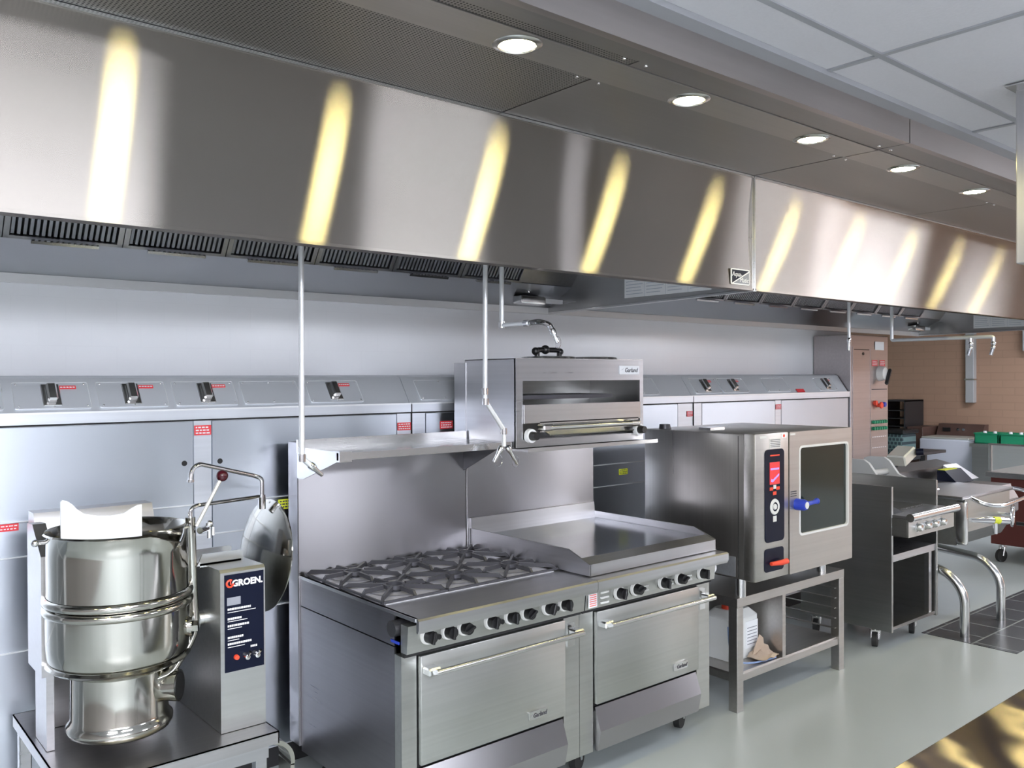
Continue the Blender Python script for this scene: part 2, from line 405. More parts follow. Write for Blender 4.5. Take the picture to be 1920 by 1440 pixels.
# ------------------------------------------------------------------ exhaust hoods
HY = 2.46; UZ = 2.732; HX1 = 3.603; HL = 4.88
def make_hood(x0, x1, label, seps, step=1.58):
    t = thing('exhaust_hood', label, 'exhaust hood', (x0, 1.70, UZ), 'long exhaust hoods over the cooking line')
    MB().box(x0+.002, x1-.002, 1.70, 1.73, UZ, CZ+.05).build('front_fascia', 'fascia', t)
    MB().box(x0+.002, x1-.002, 1.73, 1.79, UZ, UZ+.02).build('front_ledge', 'under', t)
    # perforated / plain supply panels either side of the lamp strip
    xs = [x1-k*step for k in range(0, 3)]+[x0]
    for a, b in zip(xs[1:], xs[:-1]):
        pm = 'perf' if b < 2.2 else 'under'
        for y0, y1 in ((1.79, 1.838), (1.995, HY-.004)):
            g = MB().box(a+.004, b-.004, y0+.001, y1-.001, UZ+.001, UZ+.015)
            g.use(pm); 
            for xx, yy in ((a+.03, y1-.03), (b-.03, y1-.03), (a+.03, y0+.03), (b-.03, y0+.03)):
                pass
            g.mats = [pm]; p = g.build('supply_panel', None, t)
            h = MB()
            for xx, yy in ((a+.05, y0+.018), (b-.05, y0+.018)): h.lathe([(0, UZ-.002), (.006, UZ-.002), (.007, UZ+.002)], (xx, yy, 0), n=10)
            h.build('screw', 'bright', p)
    MB().box(x0+.002, x1-.002, 1.840, 1.993, UZ-.002, UZ+.02).build('lamp_strip', 'strip', t)
    # big slightly bowed inner panel
    n = 14; prof = []
    for i in range(n+1):
        q = i/n; z = 2.184+(UZ-2.184)*q; prof.append((HY+.000+.012*math.sin(PI*q), z))
    g = MB(); A = []; B = []
    pr = prof+[(p[0]+.03, p[1]) for p in reversed(prof)]
    g.prism(pr, 'X', x0+.003, x1-.003, smooth=True)
    g.box(x0+.003, x1-.003, HY-.004, HY+.05, 2.176, 2.186)
    g.build('inner_panel', 'hood', t, sharp=40)
    MB().box(x0+.003, x1-.003, HY-.005, HY, UZ-.010, UZ-.001).build('panel_edge', 'bright', t)
    # plenum shell above and behind
    g = MB().box(x0, x1, 1.70, WY-.02, 3.02, 3.05); g.box(x0+.002, x1-.002, WY-.03, WY-.005, 2.2, 3.03)
    g.box(x0+.002, x1-.002, HY+.03, HY+.05, UZ, 3.03); g.build('plenum_shell', 'under', t)
    # rear skirt
    g = MB().sheet([(WY-.006, 2.150), (WY-.006, 2.188), (3.72, 2.305)], 'X', x0+.004, x1-.004, .012)
    g.build('rear_skirt', 'skirt', t)
    MB().box(x0+.004, x1-.004, WY-.03, WY-.008, 2.148, 2.186).build('rear_lip', 'pipe', t)
    # end panels
    for xa, xb in ((x0, x0+.012), (x1-.012, x1)):
        MB().prism([(HY, 2.184), (WY-.006, 2.158), (WY-.006, 3.02), (HY, 3.02)], 'X', xa, xb).build('end_panel', 'hoody', t)
        MB().prism([(HY-.004, 2.174), (HY-.004, 2.186), (WY-.006, 2.160), (WY-.006, 2.148)], 'X', xa, xb).build('end_lip', 'bright', t)
    # filters
    P0 = Vector((0, 3.72, 2.305)); P1 = Vector((0, 3.28, 2.93)); d = (P1-P0).normalized(); ln = (P1-P0).length; nn = Vector((0, -d.z, d.y))
    nn = -nn if nn.z > 0 else nn
    rot = Matrix(((1, 0, 0), (0, d.y, nn.y), (0, d.z, nn.z)))      # local x, along-slope, normal(outwards)
    wd = .426
    fx = seps[1]
    while fx-wd > x0+.05:
        a, b = fx-wd, fx
        g = MB()
        c = (P0+P1)/2
        for xx in (a+.012, b-.012): g.obox((xx, c.y, c.z), .020, ln, .045, rot)
        for q, hh in ((.006, .012), (ln-.03, .05)): e = P0+d*q; g.obox(((a+b)/2, e.y, e.z), wd-.004, hh, .045, rot)
        fr = g.build('filter', 'steely', t)
        g = MB(); nv = 18
        for i in range(nv):
            xx = a+.034+(wd-.068)*i/(nv-1); g.obox((xx, c.y, c.z), .0115, ln-.03, .02, rot)
        g.build('filter_vanes', 'vane', fr)
        e = c-nn*.03
        MB().obox(((a+b)/2, e.y, e.z), wd, ln, .004, rot).build('filter_shade', 'gap', fr)  # near-black sheet; the shade between the vanes is put into its colour
        g = MB(); e = P0+d*.01+nn*.03; g.obox(((a+b)/2, e.y-.004, e.z-.012), .24, .012, .012, rot); g.build('filter_handle', 'bright', fr)
        fx -= wd
    # blank between last filter and the end panel
    c = (P0+P1)/2
    MB().obox(((seps[1]+x1)/2, c.y, c.z), x1-seps[1]-.02, ln, .02, rot).build('blanking_panel', 'steely', t)
    MB().obox(((x0+fx)/2, c.y, c.z), max(.02, fx-x0-.02), ln, .02, rot).build('blanking_panel', 'steely', t)
    return t
M['hoody'] = steel('hood_end_steel', (.48, .48, .48), .28, .5, 'Y', var=.03)
M['skirt'] = brushed('hood_skirt_steel', (.55, .56, .58), .03, .25, 'X')
H1 = make_hood(HX1-HL, HX1, 'stainless exhaust hood over the kettle, ranges and broiler, nearest hood', (0, 3.185))
H2 = make_hood(HX1+.003, HX1+HL+.02, 'stainless exhaust hood farther along, over the char grill and tilting pan', (0, 8.05), 1.632)
# maker's plate on the inner panel of the near hood
def aqua(parent, x0, x1, z0, z1, y):
    MB().prism(rrect(x0, x1, z0, z1, .006), 'Y', y-.004, y).build('maker_plate', 'ink', parent)
    g = MB(); e = .006
    g.prism([(x0+e, z0+e), (x1-e, z1-e), (x0+e, z1-e)], 'Y', y-.0052, y-.004); p = g.build('plate_triangle', 'navy', parent)
    g = MB(); g.prism([(x0+e+.012, z0+e), (x1-e, z0+e), (x1-e, z1-e-.008)], 'Y', y-.0052, y-.004); g.build('plate_triangle', 'inkg', parent)
    text('Aqua-', .032, 'ink', parent, 'plate_lettering', (x0+.043, y-.006, z1-.027), shear=.2)
    text('Matic', .032, 'ink', parent, 'plate_lettering', (x1-.048, y-.006, z0+.022), shear=.2)
aqua(H1, 3.415, 3.562, 2.197, 2.272, HY-.001)
# instruction sheets on the inside of each end panel
def sheet_sign(x, y0, y1, z0, z1, label):
    t = thing('instruction_sheet', label, 'sign', (x, y1, z0))
    MB().box(x-.002, x, y0, y1, z0, z1).build('paper', 'paper', t)
    g = MB(); n = 4
    for c in range(n):
        a = y1-(y1-y0)*(c)/n; b = y1-(y1-y0)*(c+1)/n
        g.box(x-.0026, x-.002, b-.0008, b+.0008, z0, z1)
        for k in range(7):
            z = z1-.018-k*(z1-z0-.02)/7; g.box(x-.0026, x-.002, b+.012+.03*random.random(), a-.012, z-.0018, z+.0018)
    g.build('print_lines', 'print', t)
sheet_sign(HX1-.012, 2.70, 3.29, 2.20, 2.34, 'white printed instruction sheet on the near hood end panel beside the maker plate')
sheet_sign(HX1+HL+.008, 2.82, 3.41, 2.20, 2.34, 'white printed instruction sheet on the far hood end panel above the brick wall')
# recessed lamps
lamp_lab = {0: 'out of frame', }
lx = [3.22+.79*k for k in range(-5, 7)]
names = {-2: 'largest glowing recessed lamp in the near hood, first in view', -1: 'second glowing recessed lamp of the near hood, between first and third',
         0: 'third glowing recessed lamp, last before the seam between hoods', 1: 'glowing recessed lamp just past the seam between the two hoods', 2: 'farthest glowing recessed lamp in view under the far hood'}
for k in range(-5, 7):
    x = 3.225+.79*k
    t = thing('recessed_lamp', names.get(k, 'glowing recessed hood lamp outside the photo, %s' % {-5: 'at the near hood left end', -4: 'second from the near hood left end', -3: 'just left of the largest lamp in view', 3: 'just past the farthest lamp in view', 4: 'third from the far hood right end', 5: 'second from the far hood right end', 6: 'at the far hood right end'}.get(k, '')), 'ceiling lamp', (x, 1.925, UZ), 'recessed lamps in the exhaust hoods')
    g = MB().lathe([(.052, UZ-.001), (.056, UZ-.008), (.072, UZ-.004), (.074, UZ-.0022)], (x, 1.925, 0)); g.build('lamp_rim', 'bright', t)
    MB().lathe([(0, UZ-.007), (.03, UZ-.0068), (.052, UZ-.004)], (x, 1.925, 0)).build('lamp_lens', 'lamp', t)
# fusible detector box + tube at the rear corner of each hood
def detector(dx, lab):
    t = thing('detector_box', lab, 'detector box', (3.33+dx, 3.8, 2.185))
    MB().box(3.235+dx, 3.43+dx, 3.76, 3.84, 2.185, 2.235, .012, 2).build('body', 'bright', t)
    MB().cyl((3.28+dx, 3.80, 2.32), (3.315+dx, 3.78, 2.255), .010).build('tube', 'chrome', t)
    MB().box(3.43+dx, 3.59+dx, 3.79, 3.82, 2.20, 2.225).build('mount', 'white', t)
detector(0, 'small rounded metal box under the rear corner of the near hood')
detector(4.86, 'small rounded metal box under the rear corner of the far hood')

# ------------------------------------------------------------------ utility wall cabinet behind the cooking line
FY = 3.62
U = thing('utility_cabinet', 'long stainless utility cabinet with sloped outlet top running along the white wall', 'utility cabinet', (-1.2, FY, 0))
def uds(x0, x1, bands, zt=1.56):
    MB().prism([(FY+.01, 0.12), (WY-.01, .12), (WY-.01, 1.775), (3.745, 1.775), (3.72, 1.765), (FY+.01, 1.635)], 'X', x0+.002, x1-.002).build('body', 'slope', U)
    MB().box(x0+.002, x1-.002, FY-.008, FY+.02, 1.592, 1.636).build('ledge', 'uds', U)
    MB().box(x0+.002, x1-.002, FY-.010, FY-.006, 1.630, 1.637).build('ledge_highlight', 'pipe', U)  # pale strip that paints the highlight along the ledge
    MB().box(x0, x0+.004, FY-.0085, FY+.008, .12, 1.634).build('seam', 'gap', U)
uds(-1.2, 2.386, None); uds(2.386, 4.607, None); uds(4.607, 6.62, None)
MB().box(-1.2, 6.62, FY-.001, FY+.012, 1.585, 1.592).build('shadow_gap', 'gap', U)
# face panels between posts, in rows
def face(x0, x1, z0, z1, m='face'):
    MB().box(x0+.003, x1-.003, FY-.004, FY+.012, z0+.003, z1-.003).build('face_panel', m, U)
posts = [(-1.2, -.28), (-.19, 1.306), (1.383, 2.302), (2.472, 3.45), (3.55, 4.45), (4.70, 5.56), (5.64, 6.60)]
for a, b in posts:
    for z0, z1 in ((1.235, 1.585), (1.105, 1.235), (.757, 1.105), (.13, .757)): face(a, b, z0, z1)
for a, b in ((-.28, -.19), (1.306, 1.383), (2.302, 2.386), (2.386, 2.472), (3.45, 3.55), (4.45, 4.607), (4.607, 4.70), (5.56, 5.64)):
    MB().box(a+.002, b-.002, FY-.003, FY+.012, 1.24, 1.585).build('post_cover', 'uds', U)
    MB().box(a+.002, b-.002, FY-.003, FY+.012, .13, 1.236).build('post_cover', 'uds', U)
for z in (1.236, 1.106, .757): MB().box(-1.2, 6.60, FY-.012, FY-.003, z-.002, z+.003).build('bright_trim', 'pipe', U)
def lab(x0, x1, z0, z1, m='red', y=FY-.005, par=U, name='warning_label', rows=3):
    p = MB().box(x0, x1, y-.0015, y, z0, z1).build(name, m, par)
    g = MB(); h = (z1-z0)
    for k in range(rows):
        z = z1-h*(k+.75)/(rows+.5); n = 5
        xx = x0+.006
        while xx < x1-.01:
            l = random.uniform(.006, .014); g.box(xx, min(xx+l, x1-.005), y-.0022, y-.0015, z-h*.07, z+h*.07); xx += l+.004
    g.build('label_print', 'ink' if m != 'yellow' else 'inkd', p)
lab(1.309, 1.380, 1.525, 1.566); lab(2.305, 2.383, 1.503, 1.541); lab(4.540, 4.60, 1.50, 1.535); lab(5.565, 5.635, 1.52, 1.555); lab(.52, .66, 1.205, 1.232, rows=2)
lab(2.56, 2.64, 1.50, 1.54)
lab(1.68, 1.75, 1.178, 1.222, 'yellow'); lab(3.89, 3.965, 1.165, 1.20, 'yellow')
g = MB()
for x in (1.268, 1.418): g.lathe([(0, 0), (.011, 0), (.012, .004)], (x, FY-.006, 1.411), 'Y', 16)
g.build('grommet', 'black', U)
# sloped access panels with outlet covers
sl = Vector((0, .10, .13)).normalized(); sn = Vector((0, -sl.z, sl.y)); srot = Matrix(((1, 0, 0), (0, sl.y, sn.y), (0, sl.z, sn.z)))
def spt(q, off=0): return Vector((0, FY+.01, 1.637))+sl*q+sn*off
def slope_panel(x0, x1, outlet=None, lx=None):
    c = spt(.075, .003)
    pts = rrect(x0, x1, -.062, .062, .008)
    g = MB(); old = len(g.bm.verts)
    g.prism([(p[0], p[1]) for p in pts], 'Z', -.004, .002)
    for v in g.bm.verts: v.co = srot @ Vector((0, v.co.y, v.co.z)) + Vector((v.co.x, c.y, c.z))
    p = g.build('access_panel', 'slope', U)
    g = MB(); pp = rrect(x0, x1, -.062, .062, .008)
    g.tube([srot @ Vector((0, a[1], .003)) + Vector((a[0], c.y, c.z)) for a in pp], .0016, 6, closed=True); g.build('panel_edge', 'pipe', p)
    g = MB()
    for xx in (x0+.014, (x0+x1)/2, x1-.014):
        for q in (-.052, .052):
            e = spt(.075+q, .006); g.sphere((xx, e.y, e.z), .004, 6)
    g.build('screw', 'bright', p)
    if outlet:
        e = spt(.075, .008); g = MB(); g.obox((outlet, e.y, e.z), .066, .104, .006, srot, .003); 
        o = g.build('cover_flange', 'bright', p)
        g = MB(); e = spt(.078, .022); g.obox((outlet, e.y, e.z), .036, .080, .024, srot, .006); g.build('outlet_cover', 'bright', p)
        e = spt(.112, .006); g = MB(); g.obox((outlet+.062, e.y, e.z), .060, .016, .002, srot); q = g.build('outlet_label', 'red', p)
        g = MB(); e = spt(.112, .0075)
        for k in range(5): g.obox((outlet+.040+.011*k, e.y, e.z), .008, .005, .001, srot)
        g.build('label_print', 'ink', q)
for a, b, o in ((.07, .33, .20), (.36, .62, .49), (.655, .92, .784), (.95, 1.215, 1.077), (1.245, 1.51, 1.381), (1.54, 1.81, None), (1.855, 2.13, 1.991), (2.46, 2.76, None), (2.80, 3.1, 2.95), (3.15, 3.45, None), (3.5, 3.8, 3.65), (4.0, 4.30, None), (4.665, 4.955, 4.807), (4.975, 5.27, 5.122), (5.5, 5.80, None), (6.21, 6.47, 6.35)):
    slope_panel(a, b, o)
e = spt(.015, .006); g = MB(); g.obox((5.93, e.y, e.z), .10, .03, .003, srot); g.build('warning_label', 'red', U)
MB().box(-1.2, 6.6, FY+.08, WY-.03, 0, .12).build('plinth', 'dark', U)

# tall control cabinet at the end of the utility cabinet
T = thing('control_cabinet', 'tall narrow stainless control cabinet with rotary switch between oven and brick wall', 'control cabinet', (6.94, FY, 0))
MB().box(6.628, 7.25, FY-.02, WY-.006, 0, 2.098, .004).build('body', 'cab', T) if False else None
M['cab'] = steel('control_cabinet_steel', (.50, .46, .46), .34, .7, 'X')
MB().box(6.628, 7.25, FY-.01, WY-.01, 0, 2.098, .004).build('body', 'cab', T)
MB().box(6.655, 6.925, FY-.015, FY-.01, .3, 2.0).build('access_door', 'cab', T)
g = MB().box(6.67, 6.92, FY-.0156, FY-.014, 1.975, 1.982); g.lathe([(0, 0), (.012, 0), (.012, .004)], (6.82, FY-.019, 1.945), 'Y', 12); g.build('door_lock', 'black', T)
MB().box(6.945, 7.235, FY-.014, FY-.01, .9, 1.99).build('control_panel', 'cab', T)
MB().box(7.02, 7.17, FY-.0155, FY-.014, 1.98, 2.05).build('maker_label', 'paper', T)
lab(6.965, 7.055, 1.845, 1.895, y=FY-.015, par=T); lab(7.095, 7.185, 1.845, 1.895, y=FY-.015, par=T)
g = MB().lathe([(0, -.05), (.05, -.05), (.062, -.02), (.065, 0)], (7.10, FY-.014, 1.782), 'Y', 24); sw = g.build('rotary_switch', 'ring', T)
g = MB(); g.obox((7.125, FY-.075, 1.755), .032, .03, .15, Matrix.Rotation(R(28), 3, 'Y'), .01); g.build('switch_handle', 'black', sw)
g = MB().box(6.96, 7.22, FY-.016, FY-.0145, 1.645, 1.652); g.build('divider_line', 'inkd', T)
g = MB().lathe([(0, -.04), (.026, -.04), (.028, -.03), (.016, -.02), (.016, 0)], (7.06, FY-.014, 1.515), 'Y', 20); g.lathe([(0, -.02), (.02, -.02), (.02, 0)], (7.01, FY-.014, 1.535), 'Y', 16); g.build('emergency_button', 'redk', T)
g = MB().lathe([(0, -.03), (.02, -.03), (.022, 0)], (7.14, FY-.014, 1.52), 'Y', 16); g.build('push_button', 'blue', T)
for k in range(6):
    for j in range(2):
        x = 6.985+k*.04; z = 1.375-j*.055
        b_ = MB().lathe([(0, -.02), (.013, -.02), (.016, 0)], (x, FY-.014, z), 'Y', 12).build('push_button', 'green', T)
g = MB()
for j in range(2):
    for k in range(7): g.box(6.97+k*.036, 6.99+k*.036, FY-.0155, FY-.014, 1.245-j*.09, 1.253-j*.09)
g.build('button_captions', 'ink', T)

# ------------------------------------------------------------------ ranges
def badge(parent, x, y, z, wd=.095, h=.03, face='white'):
    MB().prism(rrect(x-wd/2, x+wd/2, z-h/2, z+h/2, .004), 'Y', y-.005, y).build('badge', face, parent)
    text('Garland', h*.72, 'inkd', parent, 'badge_lettering', (x+wd*.08, y-.0058, z-h*.03), shear=.25, ext=.0004, bold=.0004, sx=.95)
    MB().prism([(x-wd*.46, z-.002), (x-wd*.34, z+.003), (x-wd*.30, z+h*.2), (x-wd*.35, z+.004)], 'Y', y-.0056, y-.005).build('badge_mark', 'inkg', parent)
def knob(parent, x, y, z, ang=0, r=.024):
    k = MB().lathe([(.010, -.014), (r*1.22, -.013), (r*1.32, -.008), (r*1.32, 0)], (x, y, z), 'Y', 28).build('knob_ring', 'ring', parent)
    g = MB().lathe([(0, -.040), (r*.88, -.040), (r*.98, -.024), (r*1.02, -.010)], (x, y, z), 'Y', 24)
    g.obox((x, y-.044, z), r*.45, .016, r*1.9, Matrix.Rotation(ang, 3, 'Y'), .002)
    g.build('knob', 'black', k)
def caster(parent, x, y, ztop, yaw=0, r=.05):
    g = MB().cyl((x, y, ztop), (x, y, ztop-.03), .02); g.box(x-.04, x+.04, y-.04, y+.04, ztop-.006, ztop)
    c, s_ = math.cos(yaw), math.sin(yaw); off = Vector((c*.02, s_*.02, 0)); side = Vector((-s_, c, 0))
    for a in (-1, 1):
        p = Vector((x, y, 0))+side*a*.022
        g.tube([(p.x, p.y, ztop-.028), (p.x+off.x, p.y+off.y, r)], [.014, .008], 8)
    g.obox((x, y, ztop-.03), .05, .05, .012, Matrix.Rotation(yaw, 3, 'Z'))
    k = g.build('caster', 'bright', parent)
    q = Vector((x, y, r))+off
    MB().tube([q-side*.016, q+side*.016], r, 24).build('wheel', 'rubber', k)
def oven_front(t, x0, x1, dx0, dx1, left):
    # body shell: side panels, frame stiles, kick panel and door
    MB().box(x0+.004, x1-.004, 2.665, 3.44, .155, .30).build('base_frame', 'satin', t)
    for xa in (x0, x1-.008):
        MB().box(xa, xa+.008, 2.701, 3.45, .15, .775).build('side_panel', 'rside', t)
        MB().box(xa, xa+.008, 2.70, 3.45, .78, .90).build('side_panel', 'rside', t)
    MB().box(x0, dx0-.006, 2.655, 2.70, .13, .75).build('front_stile', 'satin', t)
    MB().box(dx1+.006, x1, 2.655, 2.70, .13, .75).build('front_stile', 'satin', t)
    MB().box(dx0-.006, dx1+.006, 2.672, 2.69, .16, .755).build('door_gap', 'gap', t)
    d = MB().box(dx0, dx1, 2.635, 2.672, .338, .742, .005, 2).build('door', 'satin', t)
    # handle: two brackets and a bar
    g = MB()
    for xx in (dx0+.005, dx1+.01):
        g.box(xx, xx+.055, 2.585, 2.637, .675, .705, .006)
    h = g.build('handle_bracket', 'bright', d)
    MB().cyl((dx0+.03, 2.578, .690), (dx1+.05, 2.578, .690), .0115, n=16).build('handle_bar', 'bright', d)
    badge(d, dx0+.57 if left else dx0+.56, 2.634, .388, .10, .034, 'bright')
    # kick panel sloping outwards at its top
    MB().prism([(2.655, .135), (2.636, .135), (2.618, .225), (2.652, .322), (2.665, .322)], 'X', dx0+.004, dx1-.004).build('kick_panel', 'back', t)
    # corner latch plates
    xs = dx1+.045
    g = MB().box(xs-.02, xs+.02, 2.648, 2.655, .62, .72); p = g.build('latch_plate', 'bright', t)
    MB().box(xs-.006, xs+.006, 2.645, 2.649, .672, .695).build('latch_hole', 'black', p)
    # control panel and front rail
    MB().prism([(2.612, .868), (2.622, .765), (2.66, .765), (2.66, .868)], 'X', x0+.002, x1-.002).build('control_panel', 'satin', t)
    MB().box(x0+.004, x1-.004, 2.64, 2.66, .748, .766).build('drip_gap', 'gap', t)
    for cx in (x0+.09, x1-.09):
        for cy in (2.78, 3.38): caster(t, cx, cy, .155, R(20))
RL = thing('gas_range', 'six burner stainless gas range with cast iron grates and oven, beside the steam kettle', 'range', (2.154, 3.05, 0))
X0, X1 = 1.704, 2.603
oven_front(RL, X0, X1, 1.775, 2.505, True)
MB().prism([(2.54, .872), (2.54, .902), (2.548, .908), (3.45, .908), (3.45, .896), (2.556, .896), (2.556, .86), (2.548, .856)], 'X', X0, X1).build('front_rail', 'steel', RL)
for x, a in ((1.791, .2), (1.882, .1), (1.957, 1.2), (2.085, .1), (2.185, 0), (2.269, 1.0), (2.384, .3), (2.474, 0)): knob(RL, x, 2.616, .820, a)
g = MB()
for x in (1.835, 2.135, 2.43): g.cyl((x, 2.616, .81), (x, 2.60, .81), .010, n=12)
g.build('pilot_button', 'black', RL)
# gas manifold end visible at the open corner
g = MB().cyl((1.690, 2.70, .845), (1.76, 2.70, .845), .030, n=20); g.build('gas_pipe_cap', 'darkmetal', RL)
g = MB().box(1.700, 1.703, 2.665, 2.72, .792, .802); g.build('blue_tape', 'blue', RL)
MB().box(X0-.003, X0+.010, 2.56, 3.45, .895, .908).build('side_trim', 'bright', RL)
MB().box(X0+.012, X1-.004, 2.80, 3.42, .885, .9085).build('grate_tray', 'burner', RL) if False else None
M['burner'] = mat('burner_tray', (.62, .62, .68), .36, .45)
MB().box(X0+.02, X1-.02, 2.79, 3.43, .9085, .911).build('burner_tray', 'burner', RL)
def grate(cx, cy):
    z = .935; hw, hd = .148, .158
    g = MB()
    # low outer frame
    for a in (-1, 1):
        g.box(cx+a*hw-.004, cx+a*hw+.004, cy-hd, cy+hd, .913, .921); g.box(cx-hw, cx+hw, cy+a*hd-.004, cy+a*hd+.004, .913, .921)
    for k in range(8):
        t = k*PI/4; dx, dy = math.cos(t), math.sin(t); ln = min(hw/abs(dx) if abs(dx) > .1 else 9, hd/abs(dy) if abs(dy) > .1 else 9)
        r0 = .034 if k % 2 else .052
        p0 = Vector((cx+dx*r0, cy+dy*r0, z+.004)); p1 = Vector((cx+dx*ln*.9, cy+dy*ln*.9, z+.002)); p2 = Vector((cx+dx*ln, cy+dy*ln, .918))
        s_ = Vector((-dy, dx, 0))*.0055; dn = Vector((0, 0, -.017))
        for a, b in ((p0, p1), (p1, p2)):
            vs = [g.bm.verts.new(q) for q in (a-s_, b-s_, b+s_, a+s_, a-s_+dn, b-s_+dn, b+s_+dn, a+s_+dn)]
            g._fin([g.bm.faces.new([vs[i] for i in q]) for q in ((0, 1, 2, 3), (7, 6, 5, 4), (0, 4, 5, 1), (1, 5, 6, 2), (2, 6, 7, 3), (3, 7, 4, 0))])
    g.lathe([(.034, z-.012), (.034, z+.003), (.044, z+.003), (.044, z-.012)], (cx, cy, 0), n=24)
    gr = g.build('grate', 'iron', RL)
    # bowl-like ring and burner head
    MB().lathe([(.10, .914), (.075, .911), (.055, .9112)], (cx, cy, 0), n=32).build('burner_bowl', 'burner', gr)
    MB().lathe([(0, .926), (.026, .925), (.032, .918), (.030, .911)], (cx, cy, 0), n=24).build('burner_head', 'darkmetal', gr)
for cx in (1.865, 2.165, 2.465):
    for cy in (2.955, 3.275): grate(cx, cy)
def backguard(t, x0, x1, zt):
    MB().box(x0, x1, 3.452, 3.545, .17, zt, .003).build('backguard', 'back', t)
backguard(RL, X0-.01, X1-.001, 1.485)
# high shelf with slats above the burners
sh = MB().box(1.69, 2.596, 3.44, 3.455, 1.44, 1.497); sh.box(1.69, 2.60, 3.085, 3.10, 1.432, 1.462)
for k in range(9): y = 3.12+k*.038; sh.box(1.70, 2.596, y, y+.022, 1.452, 1.458)
SH = sh.build('high_shelf', 'bright', RL)
g = MB()
g.prism([(3.08, 1.465), (3.452, 1.465), (3.452, 1.33), (3.40, 1.33), (3.10, 1.425), (3.08, 1.425)], 'X', 1.692, 1.698)
g.box(1.69, 1.745, 3.075, 3.13, 1.425, 1.468); g.build('shelf_bracket', 'bright', SH)
g = MB().prism([(3.12, 1.45), (3.452, 1.45), (3.452, 1.30)], 'X', 2.585, 2.590); g.build('shelf_bracket', 'darkmetal', SH)

RR = thing('griddle_range', 'stainless range with flat griddle top and oven, right of the six burner range', 'range', (3.054, 3.05, 0))
X2, X3 = 2.605, 3.504
oven_front(RR, X2, X3, 2.692, 3.397, False)
MB().prism([(2.54, .872), (2.54, .902), (2.548, .908), (3.45, .908), (3.45, .896), (2.556, .896), (2.556, .86), (2.548, .856)], 'X', X2, X3+.003).build('front_rail', 'steel', RR)
for x, a in ((2.807, .2), (2.915, 1.2), (3.102, 0), (3.222, 1.1), (3.388, 0)): knob(RR, x, 2.616, .812, a)
g = MB()
for x in (2.955, 3.13, 3.265):
    for k in range(2): g.box(x, x+.045, 2.606, 2.612, .792+k*.018, .800+k*.018)
g.build('dial_plate', 'bright', RR)
g = MB()
for k in range(3): g.box(2.695, 2.745, 2.612, 2.618, .78+k*.022, .788+k*.022)
g.build('vent_slots', 'ring', RR)
p = MB().box(2.618, 2.668, 2.610, 2.614, .775, .850).build('notice_plate', 'ink', RR)
g = MB()
for k in range(7): g.box(2.623, 2.663, 2.609, 2.610, .782+k*.009, .785+k*.009)
g.build('notice_print', 'redk', p)
backguard(RR, X2+.001, X3-.0, 1.43)
# griddle
g = MB().box(2.625, 3.49, 2.612, 3.45, .91, .962); g.build('griddle_body', 'steel', RR)
MB().box(2.632, 3.483, 2.66, 3.44, .962, .974).build('griddle_plate', 'griddle', RR)
MB().prism([(2.603, .912), (2.612, .912), (2.665, .974), (2.665, .980), (2.603, .962)], 'X', 2.62, 3.495).build('grease_trough', 'steel', RR)
for xa in (2.616, 3.487):
    MB().prism([(2.603, .915), (3.45, .915), (3.45, 1.010), (2.735, 1.010), (2.603, .962)], 'X', xa, xa+.008).build('splash_guard', 'steely', RR)
MB().prism([(3.425, .97), (3.45, .97), (3.451, 1.06), (3.435, 1.06)], 'X', 2.62, 3.49).build('rear_splash', 'steel', RR)
g = MB().lathe([(0, -.012), (.022, -.012), (.024, 0)], (3.535, 2.66, .808), 'Y', 24); gv = g.build('regulator_disc', 'white', RR)
g = MB().cyl((3.51, 2.70, .808), (3.56, 2.70, .808), .028, n=20); g.cyl((3.535, 2.66, .808), (3.535, 2.70, .808), .026, n=20); g.build('gas_valve', 'darkmetal', RR)

# ------------------------------------------------------------------ salamander broiler over the griddle
S = thing('salamander_broiler', 'wall mounted stainless broiler with open slot and long handle above the griddle', 'broiler', (3.05, 3.25, 1.44))
SX0, SX1, SY = 2.604, 3.487, 3.07
ox0, ox1, oz0, oz1 = 2.645, 3.460, 1.50, 1.745
MB().box(SX0, SX0+.012, SY, 3.46, 1.432, 1.850).build('side_panel', 'steely', S)
MB().box(SX1-.012, SX1, SY, 3.46, 1.432, 1.850).build('side_panel', 'steely', S)
MB().box(2.60, 2.604, 3.452, 3.545, 1.43, 1.835).build('side_flange', 'steely', S)
MB().box(SX0+.012, SX1-.012, 3.45, 3.46, 1.432, 1.85).build('back_panel', 'satin', S)
MB().box(SX0, SX1, SY, 3.46, 1.846, 1.852).build('top_panel', 'bright', S)
g = MB(); g.box(SX0, SX1, SY-.004, SY+.01, oz1, 1.850); g.box(SX0, ox0, SY-.004, SY+.01, 1.432, oz1); g.box(ox1, SX1, SY-.004, SY+.01, 1.432, oz1); g.box(ox0, ox1, SY-.004, SY+.01, 1.432, 1.468)
g.build('front_frame', 'steel', S)
MB().box(SX0+.012, SX1-.012, SY+.02, 3.45, 1.44, 1.47).build('floor_pan', 'steel', S)
g = MB(); g.box(ox0+.01, ox1-.15, SY+.05, 3.42, 1.655, 1.675); g.build('burner_plate', 'iron', S)
g = MB()
for k in range(24): x = ox0+.02+k*(ox1-ox0-.04)/23; g.cyl((x, SY+.03, 1.61), (x, 3.42, 1.61), .004, n=6)
g.cyl((ox0+.01, SY+.03, 1.61), (ox1-.01, SY+.03, 1.61), .006, n=8); g.build('rack_grid', 'iron', S)
